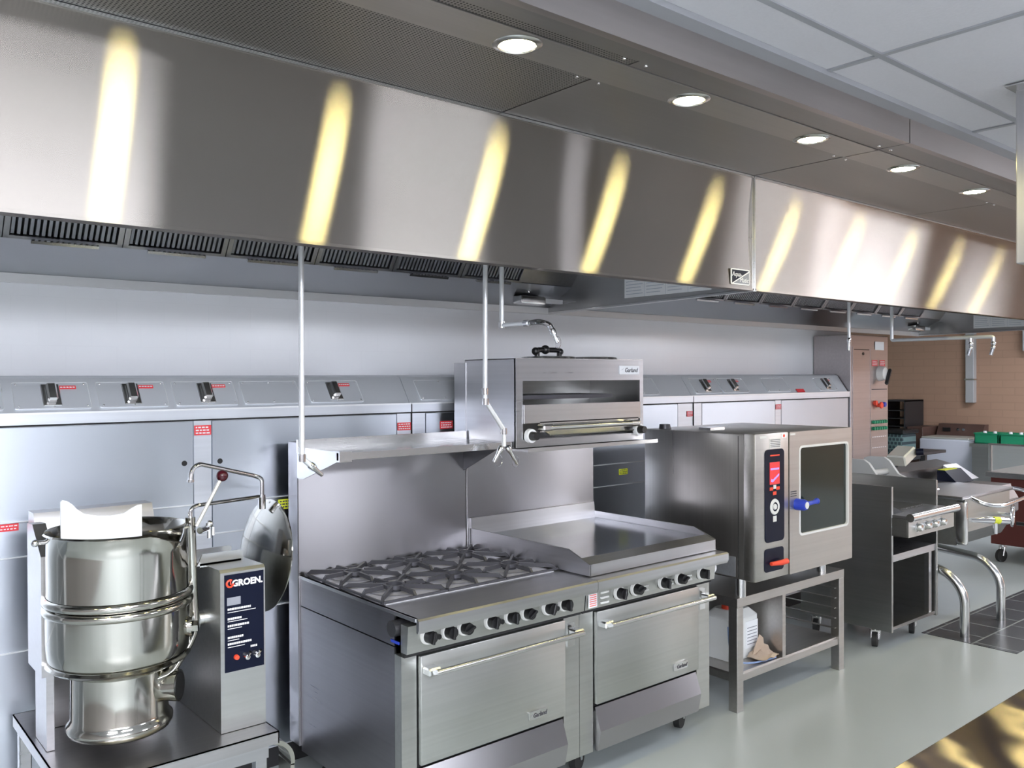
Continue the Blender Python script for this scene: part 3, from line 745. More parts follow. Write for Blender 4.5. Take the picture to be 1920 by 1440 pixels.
# pull-out carriage front
g = MB(); g.box(ox0+.002, ox1-.004, SY-.012, SY-.002, 1.545, 1.632); g.prism([(ox0+.10, 1.50), (ox1-.02, 1.505), (ox1-.02, 1.55), (ox0+.10, 1.55)], 'Y', SY-.012, SY-.002)
C_ = g.build('carriage_front', 'bright', S)
g = MB()
for xx in (2.765, 3.375): g.box(xx-.045, xx+.02, SY-.07, SY-.012, 1.508, 1.540, .007)
g.cyl((2.76, SY-.06, 1.524), (3.39, SY-.06, 1.524), .012, n=16); g.build('carriage_handle', 'bright', C_)
MB().prism([(SY-.055, 1.49), (SY-.05, 1.484), (SY-.01, 1.500), (SY-.01, 1.506)], 'X', 2.77, 3.36).build('drip_lip', 'bright', C_)
for xx in (2.685, 3.437):
    k = MB().lathe([(.02, -.02), (.032, -.02), (.034, 0)], (xx, SY-.004, 1.486), 'Y', 28).build('knob_ring', 'white', S)
    MB().lathe([(0, -.055), (.018, -.055), (.022, -.02)], (xx, SY-.004, 1.486), 'Y', 20).build('knob', 'black', k)
MB().prism([(SY-.085, 1.418), (3.40, 1.420), (3.40, 1.432), (SY-.085, 1.428), (SY-.088, 1.436), (SY-.092, 1.436), (SY-.092, 1.418)], 'X', 2.60, 3.50).build('drip_shelf', 'bright', S)
badge(S, 3.375, SY-.004, 1.797, .15, .045)
# two flat lids with black handles resting on its top
def lid(x, y, lab_, hand):
    t = thing('flat_lid', lab_, 'lid', (x, y, 1.852))
    MB().lathe([(0, 1.866), (.12, 1.865), (.135, 1.862), (.138, 1.853)], (x, y, 0), n=40).build('plate', 'bright', t)
    if hand:
        g = MB().tube(fillet([(x-.075, y, 1.866), (x-.075, y, 1.898), (x+.075, y, 1.898), (x+.075, y, 1.866)], .02), .013, 12)
        g.sphere((x-.02, y, 1.899), .023, 10); g.sphere((x-.085, y, 1.89), .02, 10); g.sphere((x+.08, y, 1.89), .018, 10)
        g.build('handle', 'black', t)
lid(2.93, 3.20, 'flat steel lid with a knobbly black handle on the broiler top', True)
lid(3.23, 3.20, 'plain flat steel lid on the broiler top beside the black handled lid', False)

# ------------------------------------------------------------------ fire nozzle pipes hanging from the hood
def nozzle(parent, p, d, ln=.06, ring=True):
    d = Vector(d).normalized(); p = Vector(p)
    g = MB().tube([p-d*.012, p, p+d*.012, p+d*.02, p+d*ln, p+d*(ln+.004)], [.013, .015, .013, .010, .0085, .006], 12)
    n = g.build('nozzle', 'chrome', parent)
    if ring:
        c = p+d*(ln*.6)+Vector((.012, 0, -.018)); pts = [c+Vector((.020*math.cos(a), 0, .026*math.sin(a))) for a in [2*PI*i/20 for i in range(20)]]
        MB().tube(pts, .0012, 6, closed=True).build('pull_ring', 'chrome', n)
    return n
def pipe(label, pts, r=.0105, fit=()):
    t = thing('nozzle_pipe', label, 'pipe', pts[0])
    MB().tube(fillet(pts, .012, 4), r, 14).build('pipe', 'pipe', t)
    for p, d in fit:
        d = Vector(d).normalized()*.014; p = Vector(p); MB().tube([p-d, p+d], r*1.45, 14).build('fitting', 'chrome', t)
    return t
py = 3.0
t = pipe('long straight pipe with one nozzle hanging in front of the slatted shelf', [(1.493, py, 3.018), (1.490, py, 1.462), (1.525, py, 1.432)], fit=[((1.490, py, 1.462), (0, 0, 1))])
nozzle(t, (1.530, py, 1.428), (.7, 0, -.6), .055, False)
t = pipe('bent pipe ending in two ringed nozzles in front of the broiler side', [(2.378, py, 3.018), (2.368, py, 1.66), (2.475, py, 1.525), (2.475, py, 1.452)], fit=[((2.368, py, 1.70), (0, 0, 1)), ((2.370, py, 1.655), (0, 0, 1)), ((2.475, py, 1.52), (0, 0, 1))])
nozzle(t, (2.455, py, 1.440), (-.35, 0, -.5), .065); nozzle(t, (2.500, py, 1.440), (.35, 0, -.5), .085)
t = pipe('short pipe with a level arm and nozzle above the broiler', [(2.470, py, 3.018), (2.465, py, 1.995), (2.465, 2.80, 1.995)], fit=[((2.465, py, 1.997), (0, 0, 1)), ((2.465, 2.83, 1.995), (0, 1, 0))])
MB().tube(fillet([(2.465, 2.81, 1.995), (2.475, 2.76, 2.0), (2.50, 2.72, 1.985), (2.505, 2.71, 1.955)], .02), .012, 12).build('elbow', 'chrome', t)
nozzle(t, (2.506, 2.708, 1.955), (.15, -.3, -.8), .05)
t = pipe('short straight pipe with nozzle in front of the tall control cabinet', [(5.474, py, 3.018), (5.487, py, 2.02)])
nozzle(t, (5.487, py, 2.005), (-.1, 0, -1), .07, False)
t = pipe('pipe with a long level arm and two drooping nozzles before the brick wall', [(6.082, py, 3.018), (6.082, py, 2.016), (6.082, 2.322, 2.016), (6.082, 2.318, 1.99)], r=.012)
for yy in (2.46, 2.318):
    g = MB()
    g.tube([(6.082, yy, 2.012), (6.082, yy, 1.985)], .014, 10); g.sphere((6.080, yy, 1.972), .016, 8); g.sphere((6.076, yy, 1.945), .014, 8); g.tube([(6.074, yy, 1.94), (6.066, yy+.01, 1.895)], [.011, .012], 10)
    g.build('nozzle', 'chrome', t)

# ------------------------------------------------------------------ steam kettle on its stand
KS = thing('kettle_stand', 'low stainless stand carrying the steam kettle at bottom left', 'equipment stand', (.96, 3.17, 0))
M['stt'] = steel('stand_top_steel', (.50, .49, .50), .34, .3, 'X'); tz = .55; tx0, tx1, ty0, ty1 = .625, 1.295, 2.79, 3.555
g = MB().box(tx0, tx1, ty0, ty1, tz-.004, tz); g.box(tx0, tx1, ty0, ty0+.004, tz-.042, tz); g.box(tx0, tx0+.004, ty0, ty1, tz-.042, tz); g.box(tx1-.004, tx1, ty0, ty1, tz-.042, tz); g.box(tx0, tx1, ty1-.004, ty1, tz-.042, tz)
g.build('table_top', 'stt', KS)
for x in (tx0+.03, tx1-.05):
    for y in (ty0+.05, ty1-.04): MB().box(x-.02, x+.02, y-.02, y+.02, 0, tz-.004, .004).build('leg', 'steel', KS)
MB().box(tx0+.01, tx1-.03, ty0+.02, ty0+.05, tz-.09, tz-.042).build('apron', 'steel', KS)
g = MB(); pr = arc((tx1-.03, 0, .43), .09, R(80), R(-10), 10, 'XZ'); pr2 = arc((tx1-.03, 0, .43), .075, R(-10), R(80), 10, 'XZ')
g.prism([(p[0], p[2]) for p in pr]+[(p[0], p[2]) for p in pr2], 'Y', ty0+.005, ty0+.10, smooth=True); g.box(tx1+.043, tx1+.058, ty0+.005, ty0+.10, .0, .42)
g.build('curved_foot', 'polish', KS)

M['steelc2'] = M['stt']
K = thing('steam_kettle', 'polished round tilting steam kettle with control console on the low stand', 'steam kettle', (.852, 3.05, .55))
kc = (.852, 3.05, 0)
prof = [(.0, .600), (.148, .600), (.158, .606), (.164, .618), (.164, .632), (.155, .642), (.150, .655), (.150, .800), (.185, .815), (.205, .835), (.219, .865), (.221, .90), (.222, 1.005)]
MB().lathe(prof, kc, n=96).build('kettle_base', 'polish', K, sharp=60)
g = MB()
for z in (1.017, 1.047): g.lathe([(.222, z-.014), (.230, z-.009), (.232, z), (.230, z+.009), (.220, z+.014)], kc, n=96)
g.lathe([(.215, .83), (.2225, .838), (.215, .846)], kc, n=96)
g.build('jacket_band', 'polish', K, sharp=60)
# bowl with pouring lip: rim lifted out towards the viewer's right
bm = MB(); prf = [(.218, 1.06), (.219, 1.20), (.220, 1.258), (.226, 1.263), (.221, 1.268), (.214, 1.262), (.212, 1.20), (.205, 1.0), (.15, .88), (0, .84)]
bm.lathe(prf, kc, n=128)
lipdir = R(-62)
for v in bm.bm.verts:
    if v.co.z > 1.19:
        a = math.atan2(v.co.y-kc[1], v.co.x-kc[0]); d = abs((a-lipdir+PI) % (2*PI)-PI)
        if d < .34:
            k_ = (1-d/.34)*(v.co.z-1.19)/.07; v.co.x += math.cos(lipdir)*.035*k_; v.co.y += math.sin(lipdir)*.035*k_; v.co.z -= .028*k_*(1 if v.co.z > 1.25 else .4)
B_ = bm.build('bowl', 'polish', K, sharp=50)
g = MB().lathe([(0, -.235), (.022, -.235), (.026, -.228), (.026, -.20)], (0, 0, 0), 'X', 6)
g = MB(); a = R(-30); c = Vector((kc[0]+.221*math.cos(a), kc[1]+.221*math.sin(a), .925)); d = Vector((math.cos(a), math.sin(a), 0))
g.tube([c-d*.01, c+d*.012], .034, 24); g.tube([c+d*.012, c+d*.03], .020, 6); g.build('sight_plug', 'polish', K)
a = R(-38); c = Vector((kc[0]+.150*math.cos(a), kc[1]+.150*math.sin(a), .735)); d = Vector((math.cos(a), math.sin(a), .05))
g = MB().tube([c-d*.01, c+d*.045], [.045, .052], 28); el = g.build('drain_elbow', 'polish', K)
MB().tube([c+d*.044, c+d*.047], .044, 28).build('drain_opening', 'black', el)
# strip running down the console side of the bowl (fill tube)
MB().tube(fillet([(1.078, 3.02, 1.28), (1.085, 3.02, 1.0), (1.085, 3.0, .88), (.98, 2.95, .775), (.93, 2.94, .77)], .08, 8), .017, 14).build('overflow_tube', 'polish', K)
g = MB().cyl((1.06, 3.05, .915), (1.135, 3.05, .915), .026, n=20); g.cyl((1.09, 3.05, .915), (1.11, 3.05, .915), .036, n=6); g.build('trunnion', 'bright', K)
g = MB().cyl((.60, 3.05, 1.245), (.645, 3.05, 1.245), .007, n=10); g.sphere((.602, 3.05, 1.245), .012, 8); g.build('lid_pin', 'bright', K)
# console
cs = MB().prism([(2.887, .552), (3.33, .552), (3.33, 1.10), (2.897, 1.108), (2.887, 1.098)], 'X', 1.13, 1.290)
CO = cs.build('console', 'steelc', K) if False else None
M['steelc'] = steel('console_steel', (.60, .61, .60), .34, .5, 'X')
CO = cs.build('console', 'steelc', K)
g = MB()
for y in (3.02, 3.12): g.prism([(1.10, 1.105), (1.265, 1.105), (1.265, 1.14), (1.255, 1.145), (1.12, 1.145)], 'Y', y, y+.006)
g.box(1.11, 1.26, 3.02, 3.13, 1.10, 1.113); g.build('top_cover', 'bright', CO)
PN = MB().box(1.144, 1.284, 2.8845, 2.887, .757, 1.090).build('control_decal', 'navy', CO)
text('GROEN.', .030, 'ink', PN, 'lettering', (1.225, 2.884, 1.058), bold=.0012, ext=.0004)
g = MB(); ringp = arc((1.163, 2.884, 1.060), .0115, R(60), R(360), 18, 'XZ'); g.tube(ringp, .0035, 8); g.tube([(1.166, 2.884, 1.056), (1.163, 2.884, 1.074)], [.003, .001], 6)
g.build('logo', 'redk', PN)
g = MB(); g.box(1.152, 1.200, 2.8838, 2.8845, .985, 1.012)
g.build('decal_window', 'inkg', PN)
g = MB()
for z, n_, w_ in ((.972, 9, .08), (.939, 7, .05), (.915, 8, .07), (.875, 6, .05), (.853, 9, .078), (.832, 5, .02)):
    x = 1.154
    x = x if z != .832 else 1.235
    e_ = x+w_
    while x < e_: l = random.uniform(.004, .008); g.box(x, x+l, 2.8838, 2.8845, z-.0035, z+.0035); x += l+.0015
for z, w_ in ((.961, .10), (.930, .07), (.905, .05), (.865, .04), (.842, .06)): g.box(1.154, 1.154+w_, 2.8838, 2.8845, z-.001, z+.001)
g.build('decal_print', 'ink', PN)
MB().lathe([(0, -.01), (.008, -.01), (.009, 0)], (1.183, 2.884, .805), 'Y', 14).build('indicator_lamp', 'redk', PN)
for x in (1.217, 1.253):
    g = MB().lathe([(0, -.022), (.009, -.020), (.012, -.008), (.014, 0)], (x, 2.884, .802), 'Y', 16); g.tube([(x, 2.865, .802), (x+.004, 2.852, .822)], [.004, .006], 8); g.build('toggle_switch', 'chrome', PN)
# left support column and back housing
MB().prism([(3.10, .80), (3.30, .80), (3.30, 1.275), (3.22, 1.28), (3.10, 1.19)], 'X', .628, .668).build('support_column', 'stt', K)
MB().prism([(3.30, .80), (3.42, .80), (3.42, 1.30), (3.34, 1.30), (3.30, 1.22)], 'X', .655, 1.05).build('back_housing', 'stt', K)
g = MB().box(.645, .668, 3.12, 3.28, .552, .80); g.build('foot_bracket', 'steelc2', K); MB().box(.70, 1.05, 3.32, 3.42, .552, .80).build('pedestal', 'stt', K)
# tilt lever with ball
g = MB().cyl((1.092, 3.0, 1.25), (1.178, 3.0, 1.405), .0065, n=12); lv = g.build('tilt_lever', 'cream', K)
g = MB().sphere((1.184, 3.0, 1.418), .0205, 14); g.build('lever_ball', 'ball', lv)
# faucet and lid hinge bar
g = MB().tube(fillet([(1.420, 3.20, 1.27), (1.420, 3.20, 1.372), (1.392, 3.20, 1.385), (1.13, 3.08, 1.458), (1.10, 3.07, 1.44), (1.098, 3.07, 1.40)], .03, 8), .0085, 12)
g.cyl((1.420, 3.20, 1.255), (1.420, 3.20, 1.31), .014, n=12); g.cyl((1.098, 3.07, 1.405), (1.098, 3.07, 1.396), .012, n=12); g.build('faucet', 'chrome', K)
g = MB().tube(fillet([(1.085, 3.04, 1.265), (1.085, 3.04, 1.305), (1.11, 3.05, 1.315), (1.40, 3.19, 1.305)], .02, 6), .0075, 12); g.build('hinge_bar', 'chrome', K)
g = MB().cyl((1.10, 2.99, 1.235), (1.135, 3.02, 1.235), .012, n=12); g.sphere((1.145, 3.02, 1.25), .013, 8); g.cyl((1.145, 3.02, 1.25), (1.145, 3.02, 1.20), .009, n=10); g.cyl((1.165, 3.04, 1.235), (1.165, 3.04, 1.205), .006, n=8); g.build('valve', 'chrome', K)
# lid standing open behind the console
g = MB(); pr = [(0, -.026), (.08, -.024), (.15, -.016), (.19, -.005), (.205, 0), (.215, .004), (.215, .008), (.20, .004), (.14, -.011), (.08, -.018), (0, -.020)]
g.lathe(pr, (0, 0, 0), 'X', 64)
rm = Matrix.Rotation(R(2), 3, 'Z') @ Matrix.Rotation(R(8), 3, 'Y')
for v in g.bm.verts: v.co = rm @ v.co + Vector((1.425, 3.20, 1.075))
LD = g.build('kettle_lid', 'polish', K, sharp=50)
# white board standing in the kettle
g = MB(); pts = [(.662, 1.09), (.906, 1.09)]
top = [(.906, 1.345), (.893, 1.345), (.875, 1.336), (.85, 1.322), (.81, 1.318), (.77, 1.322), (.73, 1.332), (.71, 1.348), (.695, 1.366), (.68, 1.378), (.668, 1.381), (.662, 1.376)]
g.prism(pts+top, 'Y', 2.955, 2.963)
tag(g.build('white_board', 'whiteb', None, (.78, 2.96, 1.09)) if False else MB().prism(pts+top, 'Y', 2.985, 2.993).build('plastic_board', 'white', None, (.78, 2.99, 1.09)), 'white plastic board with a wavy top edge standing inside the kettle', 'board')

# ------------------------------------------------------------------ combi oven and its stand
O = thing('combi_oven', 'large stainless combination oven with glass door and blue handle on a stand', 'oven', (4.28, 2.98, .60))
M['ovenf'] = steel('oven_front_steel', (.54, .52, .49), .40, .0, 'X')
M['ovens'] = steel('oven_side_steel', (.50, .48, .46), .30, .5, 'Z')
MB().box(3.815, 4.76, 2.66, 3.345, .70, 1.462, .006, 2).build('body', 'ovens', O)
MB().box(3.803, 4.112, 2.59, 2.665, .70, 1.466, .010, 2).build('control_column', 'ovenf', O)
MB().box(3.814, 3.818, 2.700, 2.703, .71, 1.45).build('side_seam', 'gap', O)
D = MB()
# door with window opening built from a frame
dx0, dx1, dz0, dz1 = 4.117, 4.768, .70, 1.462; wx0, wx1, wz0, wz1 = 4.215, 4.722, .90, 1.378
ou = rrect(dx0, dx1, dz0, dz1, .008, 3); inn = rrect(wx0, wx1, wz0, wz1, .022, 3)
def ringprism(g, ou, inn, y0, y1):
    n = len(ou); A = [[g.bm.verts.new((p[0], y, p[1])) for p in L_] for L_ in (ou, inn) for y in (y0, y1)]
    o0, o1, i0, i1 = A; fs = []
    for k in range(n):
        j = (k+1) % n
        fs += [g.bm.faces.new([o0[k], o0[j], i0[j], i0[k]]), g.bm.faces.new([o1[k], i1[k], i1[j], o1[j]]), g.bm.faces.new([o0[k], o1[k], o1[j], o0[j]]), g.bm.faces.new([i0[k], i0[j], i1[j], i1[k]])]
    g._fin(fs)
ringprism(D, ou, inn, 2.59, 2.66)
D = D.build('door', 'ovenf', O)
MB().prism(rrect(wx0-.004, wx1+.004, wz0-.004, wz1+.004, .022, 3), 'Y', 2.600, 2.606).build('door_glass', 'glass', D)
g = MB()
for z in (1.0, 1.1, 1.2, 1.28): g.cyl((wx0, 2.599, z), (wx1, 2.599, z), .001, n=6)
g.build('rack_lines', 'inkg', D) if False else g.bm.free()
ringseal = MB(); ringprism(ringseal, rrect(wx0-.006, wx1+.006, wz0-.006, wz1+.006, .026, 3), rrect(wx0+.006, wx1-.006, wz0+.006, wz1-.006, .018, 3), 2.588, 2.600); ringseal.build('window_seal', 'ring', D)
g = MB().lathe([(0, -.062), (.024, -.060), (.030, -.045), (.032, 0)], (4.185, 2.59, 1.07), 'Y', 28); hd = g.build('handle_hub', 'blue', D)
MB().lathe([(0, -.003), (.018, -.003), (.018, 0)], (4.185, 2.529, 1.07), 'Y', 20).build('hub_cap', 'ring', hd)
g = MB().tube([(4.20, 2.555, 1.07), (4.29, 2.552, 1.074), (4.315, 2.552, 1.078)], [.013, .011, .015], 14); g.sphere((4.322, 2.552, 1.078), .017, 8); g.build('handle_lever', 'blue', hd)
PNL = MB().prism(rrect(3.885, 4.060, .895, 1.380, .025, 5), 'Y', 2.586, 2.590).build('control_panel', 'navy', O)
MB().box(3.925, 4.015, 2.5845, 2.586, 1.196, 1.312).build('display', 'screen', PNL)
g = MB().box(3.932, 4.008, 2.5838, 2.5845, 1.272, 1.281); g.prism([(3.935, 1.212), (3.95, 1.208), (4.008, 1.240), (4.008, 1.250), (3.95, 1.220), (3.94, 1.226)], 'Y', 2.5838, 2.5845); g.build('display_marks', 'screenb', PNL)
g = MB().box(3.93, 4.015, 2.5845, 2.586, 1.344, 1.351); g.box(3.925, 3.955, 2.5845, 2.586, 1.165, 1.182); g.box(3.985, 4.015, 2.5845, 2.586, 1.165, 1.182); g.box(3.955, 3.985, 2.5845, 2.586, 1.14, 1.158); g.build('panel_keys', 'redk', PNL)
g = MB().lathe([(.024, -.004), (.040, -.004), (.042, 0)], (3.970, 2.586, 1.078), 'Y', 32); DL = g.build('dial', 'ring', PNL)
MB().lathe([(0, -.006), (.014, -.006), (.016, 0)], (3.970, 2.586, 1.078), 'Y', 20).build('dial_centre', 'ring', PNL)
MB().box(3.955, 3.985, 2.584, 2.586, 1.0, 1.03).build('panel_key', 'ring', PNL); MB().box(3.958, 3.982, 2.584, 2.586, 1.172, 1.192).build('panel_key', 'ring', PNL)
RC = MB().prism(rrect(3.880, 4.055, .742, .862, .018, 4), 'Y', 2.5865, 2.590).build('lower_recess', 'navy', O)
g = MB().tube([(3.92, 2.575, .786), (3.99, 2.56, .786), (4.04, 2.558, .788)], [.010, .014, .015], 14); g.build('drain_lever', 'redk', RC)
for q in ((3.842, 3.905, 1.440, 1.452), (3.93, 4.03, 1.385, 1.435), (4.12, 4.17, 1.445, 1.455)): MB().box(q[0], q[1], 2.588, 2.590, q[2], q[3]).build('rating_label', 'ring', O)
g = MB()
for k in range(5): g.box(3.935, 4.025, 2.5872, 2.588, 1.391+k*.009, 1.394+k*.009)
for k in range(3): g.box(4.125, 4.18, 2.5872, 2.589, 1.115+k*.012, 1.120+k*.012)
g.build('label_print', 'inkd', O)
MB().box(4.040, 4.085, 2.588, 2.59, 1.435, 1.458).build('orange_sticker', 'paper', O)
MB().lathe([(0, -.002), (.008, -.002), (.008, 0)], (4.06, 2.588, 1.446), 'Y', 12).build('sticker_dot', 'redk', O)
p = MB().box(3.8135, 3.815, 2.72, 2.86, .71, .815).build('side_data_plate', 'uds', O)
g = MB().lathe([(0, 1.49), (.03, 1.49), (.034, 1.463)], (3.87, 3.24, 0), n=20); g.build('vent_cap', 'darkmetal', O)
MB().box(3.95, 4.08, 2.98, 3.06, 1.462, 1.476).build('vent_cover', 'bright', O)
g = MB()
for x, y in ((3.86, 2.72), (4.72, 2.76), (3.86, 3.28), (4.72, 3.28)): 
    MB().cyl((x, y, .60), (x, y, .705), .028, n=20).build('foot', 'bright', O)
g.bm.free()
ST = thing('oven_stand', 'open stainless stand with lower shelf and tray rails under the combination oven', 'equipment stand', (4.33, 3.03, 0))
sx0, sx1, sy0, sy1 = 3.80, 4.875, 2.70, 3.36
M['standm'] = steel('stand_steel', (.50, .48, .46), .36, .0, 'X')
g = MB().box(sx0, sx1, sy0, sy1, .592, .600); g.box(sx0, sx1, sy0, sy0+.05, .552, .592); g.box(sx0, sx0+.05, sy0+.05, sy1-.05, .552, .592); g.box(sx1-.05, sx1, sy0+.05, sy1-.05, .552, .592); g.box(sx0, sx1, sy1-.05, sy1, .552, .592); g.build('top_frame', 'standm', ST)
for x in (sx0, sx1-.055):
    for y in (sy0, sy1-.055):
        MB().box(x, x+.055, y, y+.055, .0, .5515, .002).build('leg', 'standm', ST)
g = MB().box(sx0+.02, sx1-.02, sy0+.02, sy1-.02, .190, .198); g.box(sx0+.05, sx1-.05, sy0+.008, sy0+.045, .155, .190); g.box(sx0+.008, sx0+.045, sy0+.05, sy1-.05, .155, .190); g.box(sx1-.045, sx1-.008, sy0+.05, sy1-.05, .155, .190); g.build('lower_shelf', 'standm', ST)
MB().box(4.235, 4.265, sy0+.01, sy1-.01, .198, .552).build('partition', 'standm', ST)
for k in range(5):
    z = .25+k*.06
    MB().box(4.265, 4.285, sy0+.02, sy1-.02, z, z+.004).build('tray_rail', 'standm', ST); MB().box(sx1-.075, sx1-.055, sy0+.02, sy1-.02, z, z+.004).build('tray_rail', 'standm', ST)
# jug on the lower shelf
J = thing('detergent_jug', 'white plastic jug with red cap on the oven stand shelf', 'jug', (4.10, 2.93, .20))
g = MB(); pts = rrect(3.975, 4.235, 2.84, 3.03, .03, 4); g.prism(pts, 'Z', .199, .425, smooth=False)
g2 = [(4.105+(p[0]-4.105)*.62, 2.935+(p[1]-2.935)*.7) for p in pts]
A = [g.bm.verts.new((p[0], p[1], .425)) for p in pts]; Bv = [g.bm.verts.new((p[0], p[1], .465)) for p in g2]
g._fin([g.bm.faces.new([A[i], A[(i+1) % len(A)], Bv[(i+1) % len(A)], Bv[i]]) for i in range(len(A))]); g._fin([g.bm.faces.new(Bv)])
for v in g.bm.verts: v.co.x -= .03
g.build('jug_body', 'jug', J)
MB().lathe([(0, .495), (.03, .495), (.032, .463)], (4.03, 2.93, 0), n=20).build('cap', 'redk', J)
p = MB().box(4.075, 4.185, 2.836, 2.8395, .25, .40).build('jug_label', 'paper', J)
g = MB()
for k in range(6): g.box(4.085, 4.175, 2.8352, 2.836, .27+k*.018, .274+k*.018)
g.build('label_print', 'inkg', p)
g = MB(); nn_ = 7; vs = {}
for i in range(nn_):
    for j in range(nn_):
        x = 4.06+.15*i/6; y = 2.715+.11*j/6; z = .203+.05*(j/6)*(i/6)+.02*random.random()
        vs[i, j] = (x+random.uniform(-.01, .01), y, z)
V1 = {k: g.bm.verts.new(v) for k, v in vs.items()}; V2 = {k: g.bm.verts.new((v[0], v[1], v[2]+.0015)) for k, v in vs.items()}
for i in range(nn_-1):
    for j in range(nn_-1):
        g._fin([g.bm.faces.new([V1[i, j], V1[i+1, j], V1[i+1, j+1], V1[i, j+1]]), g.bm.faces.new([V2[i, j], V2[i, j+1], V2[i+1, j+1], V2[i+1, j]])])
g.prism([(4.08, .202), (4.20, .202), (4.185, .30), (4.15, .325), (4.10, .255)], 'Y', 2.80, 2.803)
tag(g.build('crumpled_paper', 'paperbrown', None, (4.13, 2.77, .20)), 'crumpled brown paper beside the jug on the stand shelf', 'paper')
g = MB().tube(smooth([(3.86, 2.80, .42), (3.86, 2.79, .28), (3.93, 2.77, .215), (4.05, 2.74, .205), (4.20, 2.73, .205)], 3), .005, 8)
tag(g.build('blue_hose', 'hose', None, (4.0, 2.75, .2)) if False else (M.__setitem__('hose', mat('pale_blue_hose', (.25, .35, .6), .4)) or g.build('drain_hose', 'hose', None, (4.0, 2.75, .2))), 'thin pale blue hose lying before the jug on the shelf', 'hose')

# ------------------------------------------------------------------ char grill on open cart
CG = thing('char_grill', 'stainless countertop grill on an open wheeled cart right of the combination oven', 'grill', (5.70, 2.95, 0))
cx0, cx1, cyf, cyb = 5.38, 6.03, 2.655, 3.30
MB().box(cx0, cx0+.02, cyf, cyb, .125, 1.055, .002).build('side_panel', 'cgs', CG) if False else None
M['cgs'] = steel('grill_side_steel', (.46, .46, .45), .32, .3, 'Y')
MB().box(cx0, cx0+.02, cyf, cyb, .125, 1.055, .002).build('side_panel', 'cgs', CG)
MB().box(cx1-.02, cx1, cyf, cyb, .125, 1.050, .002).build('side_panel', 'cgs', CG)
MB().box(cx0+.02, cx1-.02, cyb-.02, cyb, .125, 1.09).build('back_panel', 'cgs', CG)
MB().box(cx0+.02, cx1-.02, cyf+.01, cyb-.02, .135, .155).build('cart_floor', 'cgs', CG)
g = MB().box(cx0+.02, cx1-.02, cyf+.01, cyb-.02, .60, .615); g.box(cx0+.02, cx1-.02, cyf+.01, cyf+.03, .57, .60); g.build('cart_shelf', 'steel', CG)
MB().box(cx0+.021, cx1-.021, cyf+.05, cyb-.025, .16, .57).build('dark_compartment', 'dark', CG) if False else None
MB().box(cx1-.09, cx1-.05, cyf+.02, cyf+.05, .155, .60).build('inner_post', 'steel', CG)
MB().box(cx0+.001, cx1-.001, 2.56, cyb-.02, .745, .86).build('grill_body', 'cgs', CG)
MB().prism([(2.548, .745), (2.56, .745), (2.56, .862), (2.548, .85)], 'X', cx0, cx1).build('control_panel', 'satin', CG)
MB().tube([(cx0-.005, 2.535, .872), (cx1+.01, 2.535, .872)], .026, 20).build('front_rail', 'bright', CG)
MB().box(cx0+.005, cx1-.005, 2.54, cyb-.03, .862, .878).build('top_deck', 'steel', CG)
g = MB()
for k in range(20): x = cx0+.18+k*.018; g.box(x, x+.009, 2.70, 3.20, .880, .892)
g.build('grill_grate', 'ceramic', CG)
MB().prism([(2.66, .878), (3.2, .878), (3.2, .96), (2.8, .93)], 'X', cx0+.05, cx0+.17).build('griddle_plate', 'griddle', CG)
for x in (5.50, 5.62, 5.725, 5.84):
    g = MB().lathe([(0, -.035), (.018, -.033), (.024, -.02), (.026, -.004), (.03, 0)], (x, 2.548, .80), 'Y', 20); g.build('knob', 'chrome', CG)
for x, y in ((5.45, 2.80), (5.92, 2.78), (5.45, 3.22), (5.92, 3.22)): caster(CG, x, y, .13, R(200), .048)

# ------------------------------------------------------------------ tilting pan beyond the grill
TP = thing('tilting_pan', 'stainless tilting braising pan with curved tube legs and hand wheel', 'tilting pan', (6.7, 2.95, 0))
g = MB().prism([(2.66, .56), (2.60, .66), (2.60, .89), (3.22, .89), (3.22, .56)], 'X', 6.33, 7.12); g.build('pan_body', 'satin', TP)
MB().box(6.31, 6.36, 2.585, 2.66, .57, .88, .015, 2).build('corner_flange', 'bright', TP)
MB().box(6.26, 7.15, 2.585, 3.26, .893, .915, .006).build('pan_lid', 'steel', TP)
MB().prism([(3.24, .75), (3.40, .75), (3.40, 1.035), (3.24, 1.0)], 'X', 6.31, 7.7).build('rear_housing', 'steely', TP)
g = MB().prism([(3.24, .90), (3.235, 1.01), (3.05, .90)], 'X', 7.45, 7.70); g.build('side_cheek', 'steel', TP)
g = MB().box(7.12, 7.48, 2.72, 3.24, .58, .90); g.prism([(2.66, .80), (2.72, .90), (2.72, .64), (2.66, .70)], 'X', 7.14, 7.46); g.build('drive_console', 'steely', TP)
g = MB().prism([(2.98, .905), (3.14, .905), (3.14, 1.0), (3.08, 1.0)], 'X', 7.12, 7.42); g.build('control_box', 'navy', TP)
MB().box(7.13, 7.35, 3.08, 3.14, 1.0, 1.004).build('yellow_label', 'yellow', TP)
g = MB().tube(fillet([(6.40, 2.59, .895), (6.40, 2.50, .86), (6.52, 2.43, .845), (7.0, 2.43, .87), (7.14, 2.48, .895), (7.16, 2.60, .905)], .06, 6), .014, 12); g.build('lid_handle', 'chrome', TP)
g = MB().lathe([(0, .926), (.06, .924), (.065, .915)], (6.58, 2.95, 0), n=28); g.build('vent_lid', 'chrome', TP)
g = MB().cyl((6.62, 3.0, .926), (6.62, 3.0, .975), .012, n=12); g.build('vent_knob', 'redk', TP)
g = MB(); wc = Vector((6.90, 2.50, .735)); pts = [wc+Vector((.0, 0, 0))+Vector((.078*math.cos(a), .02*math.cos(a), .078*math.sin(a))) for a in [2*PI*i/32 for i in range(32)]]
g.tube(pts, .009, 10, closed=True)
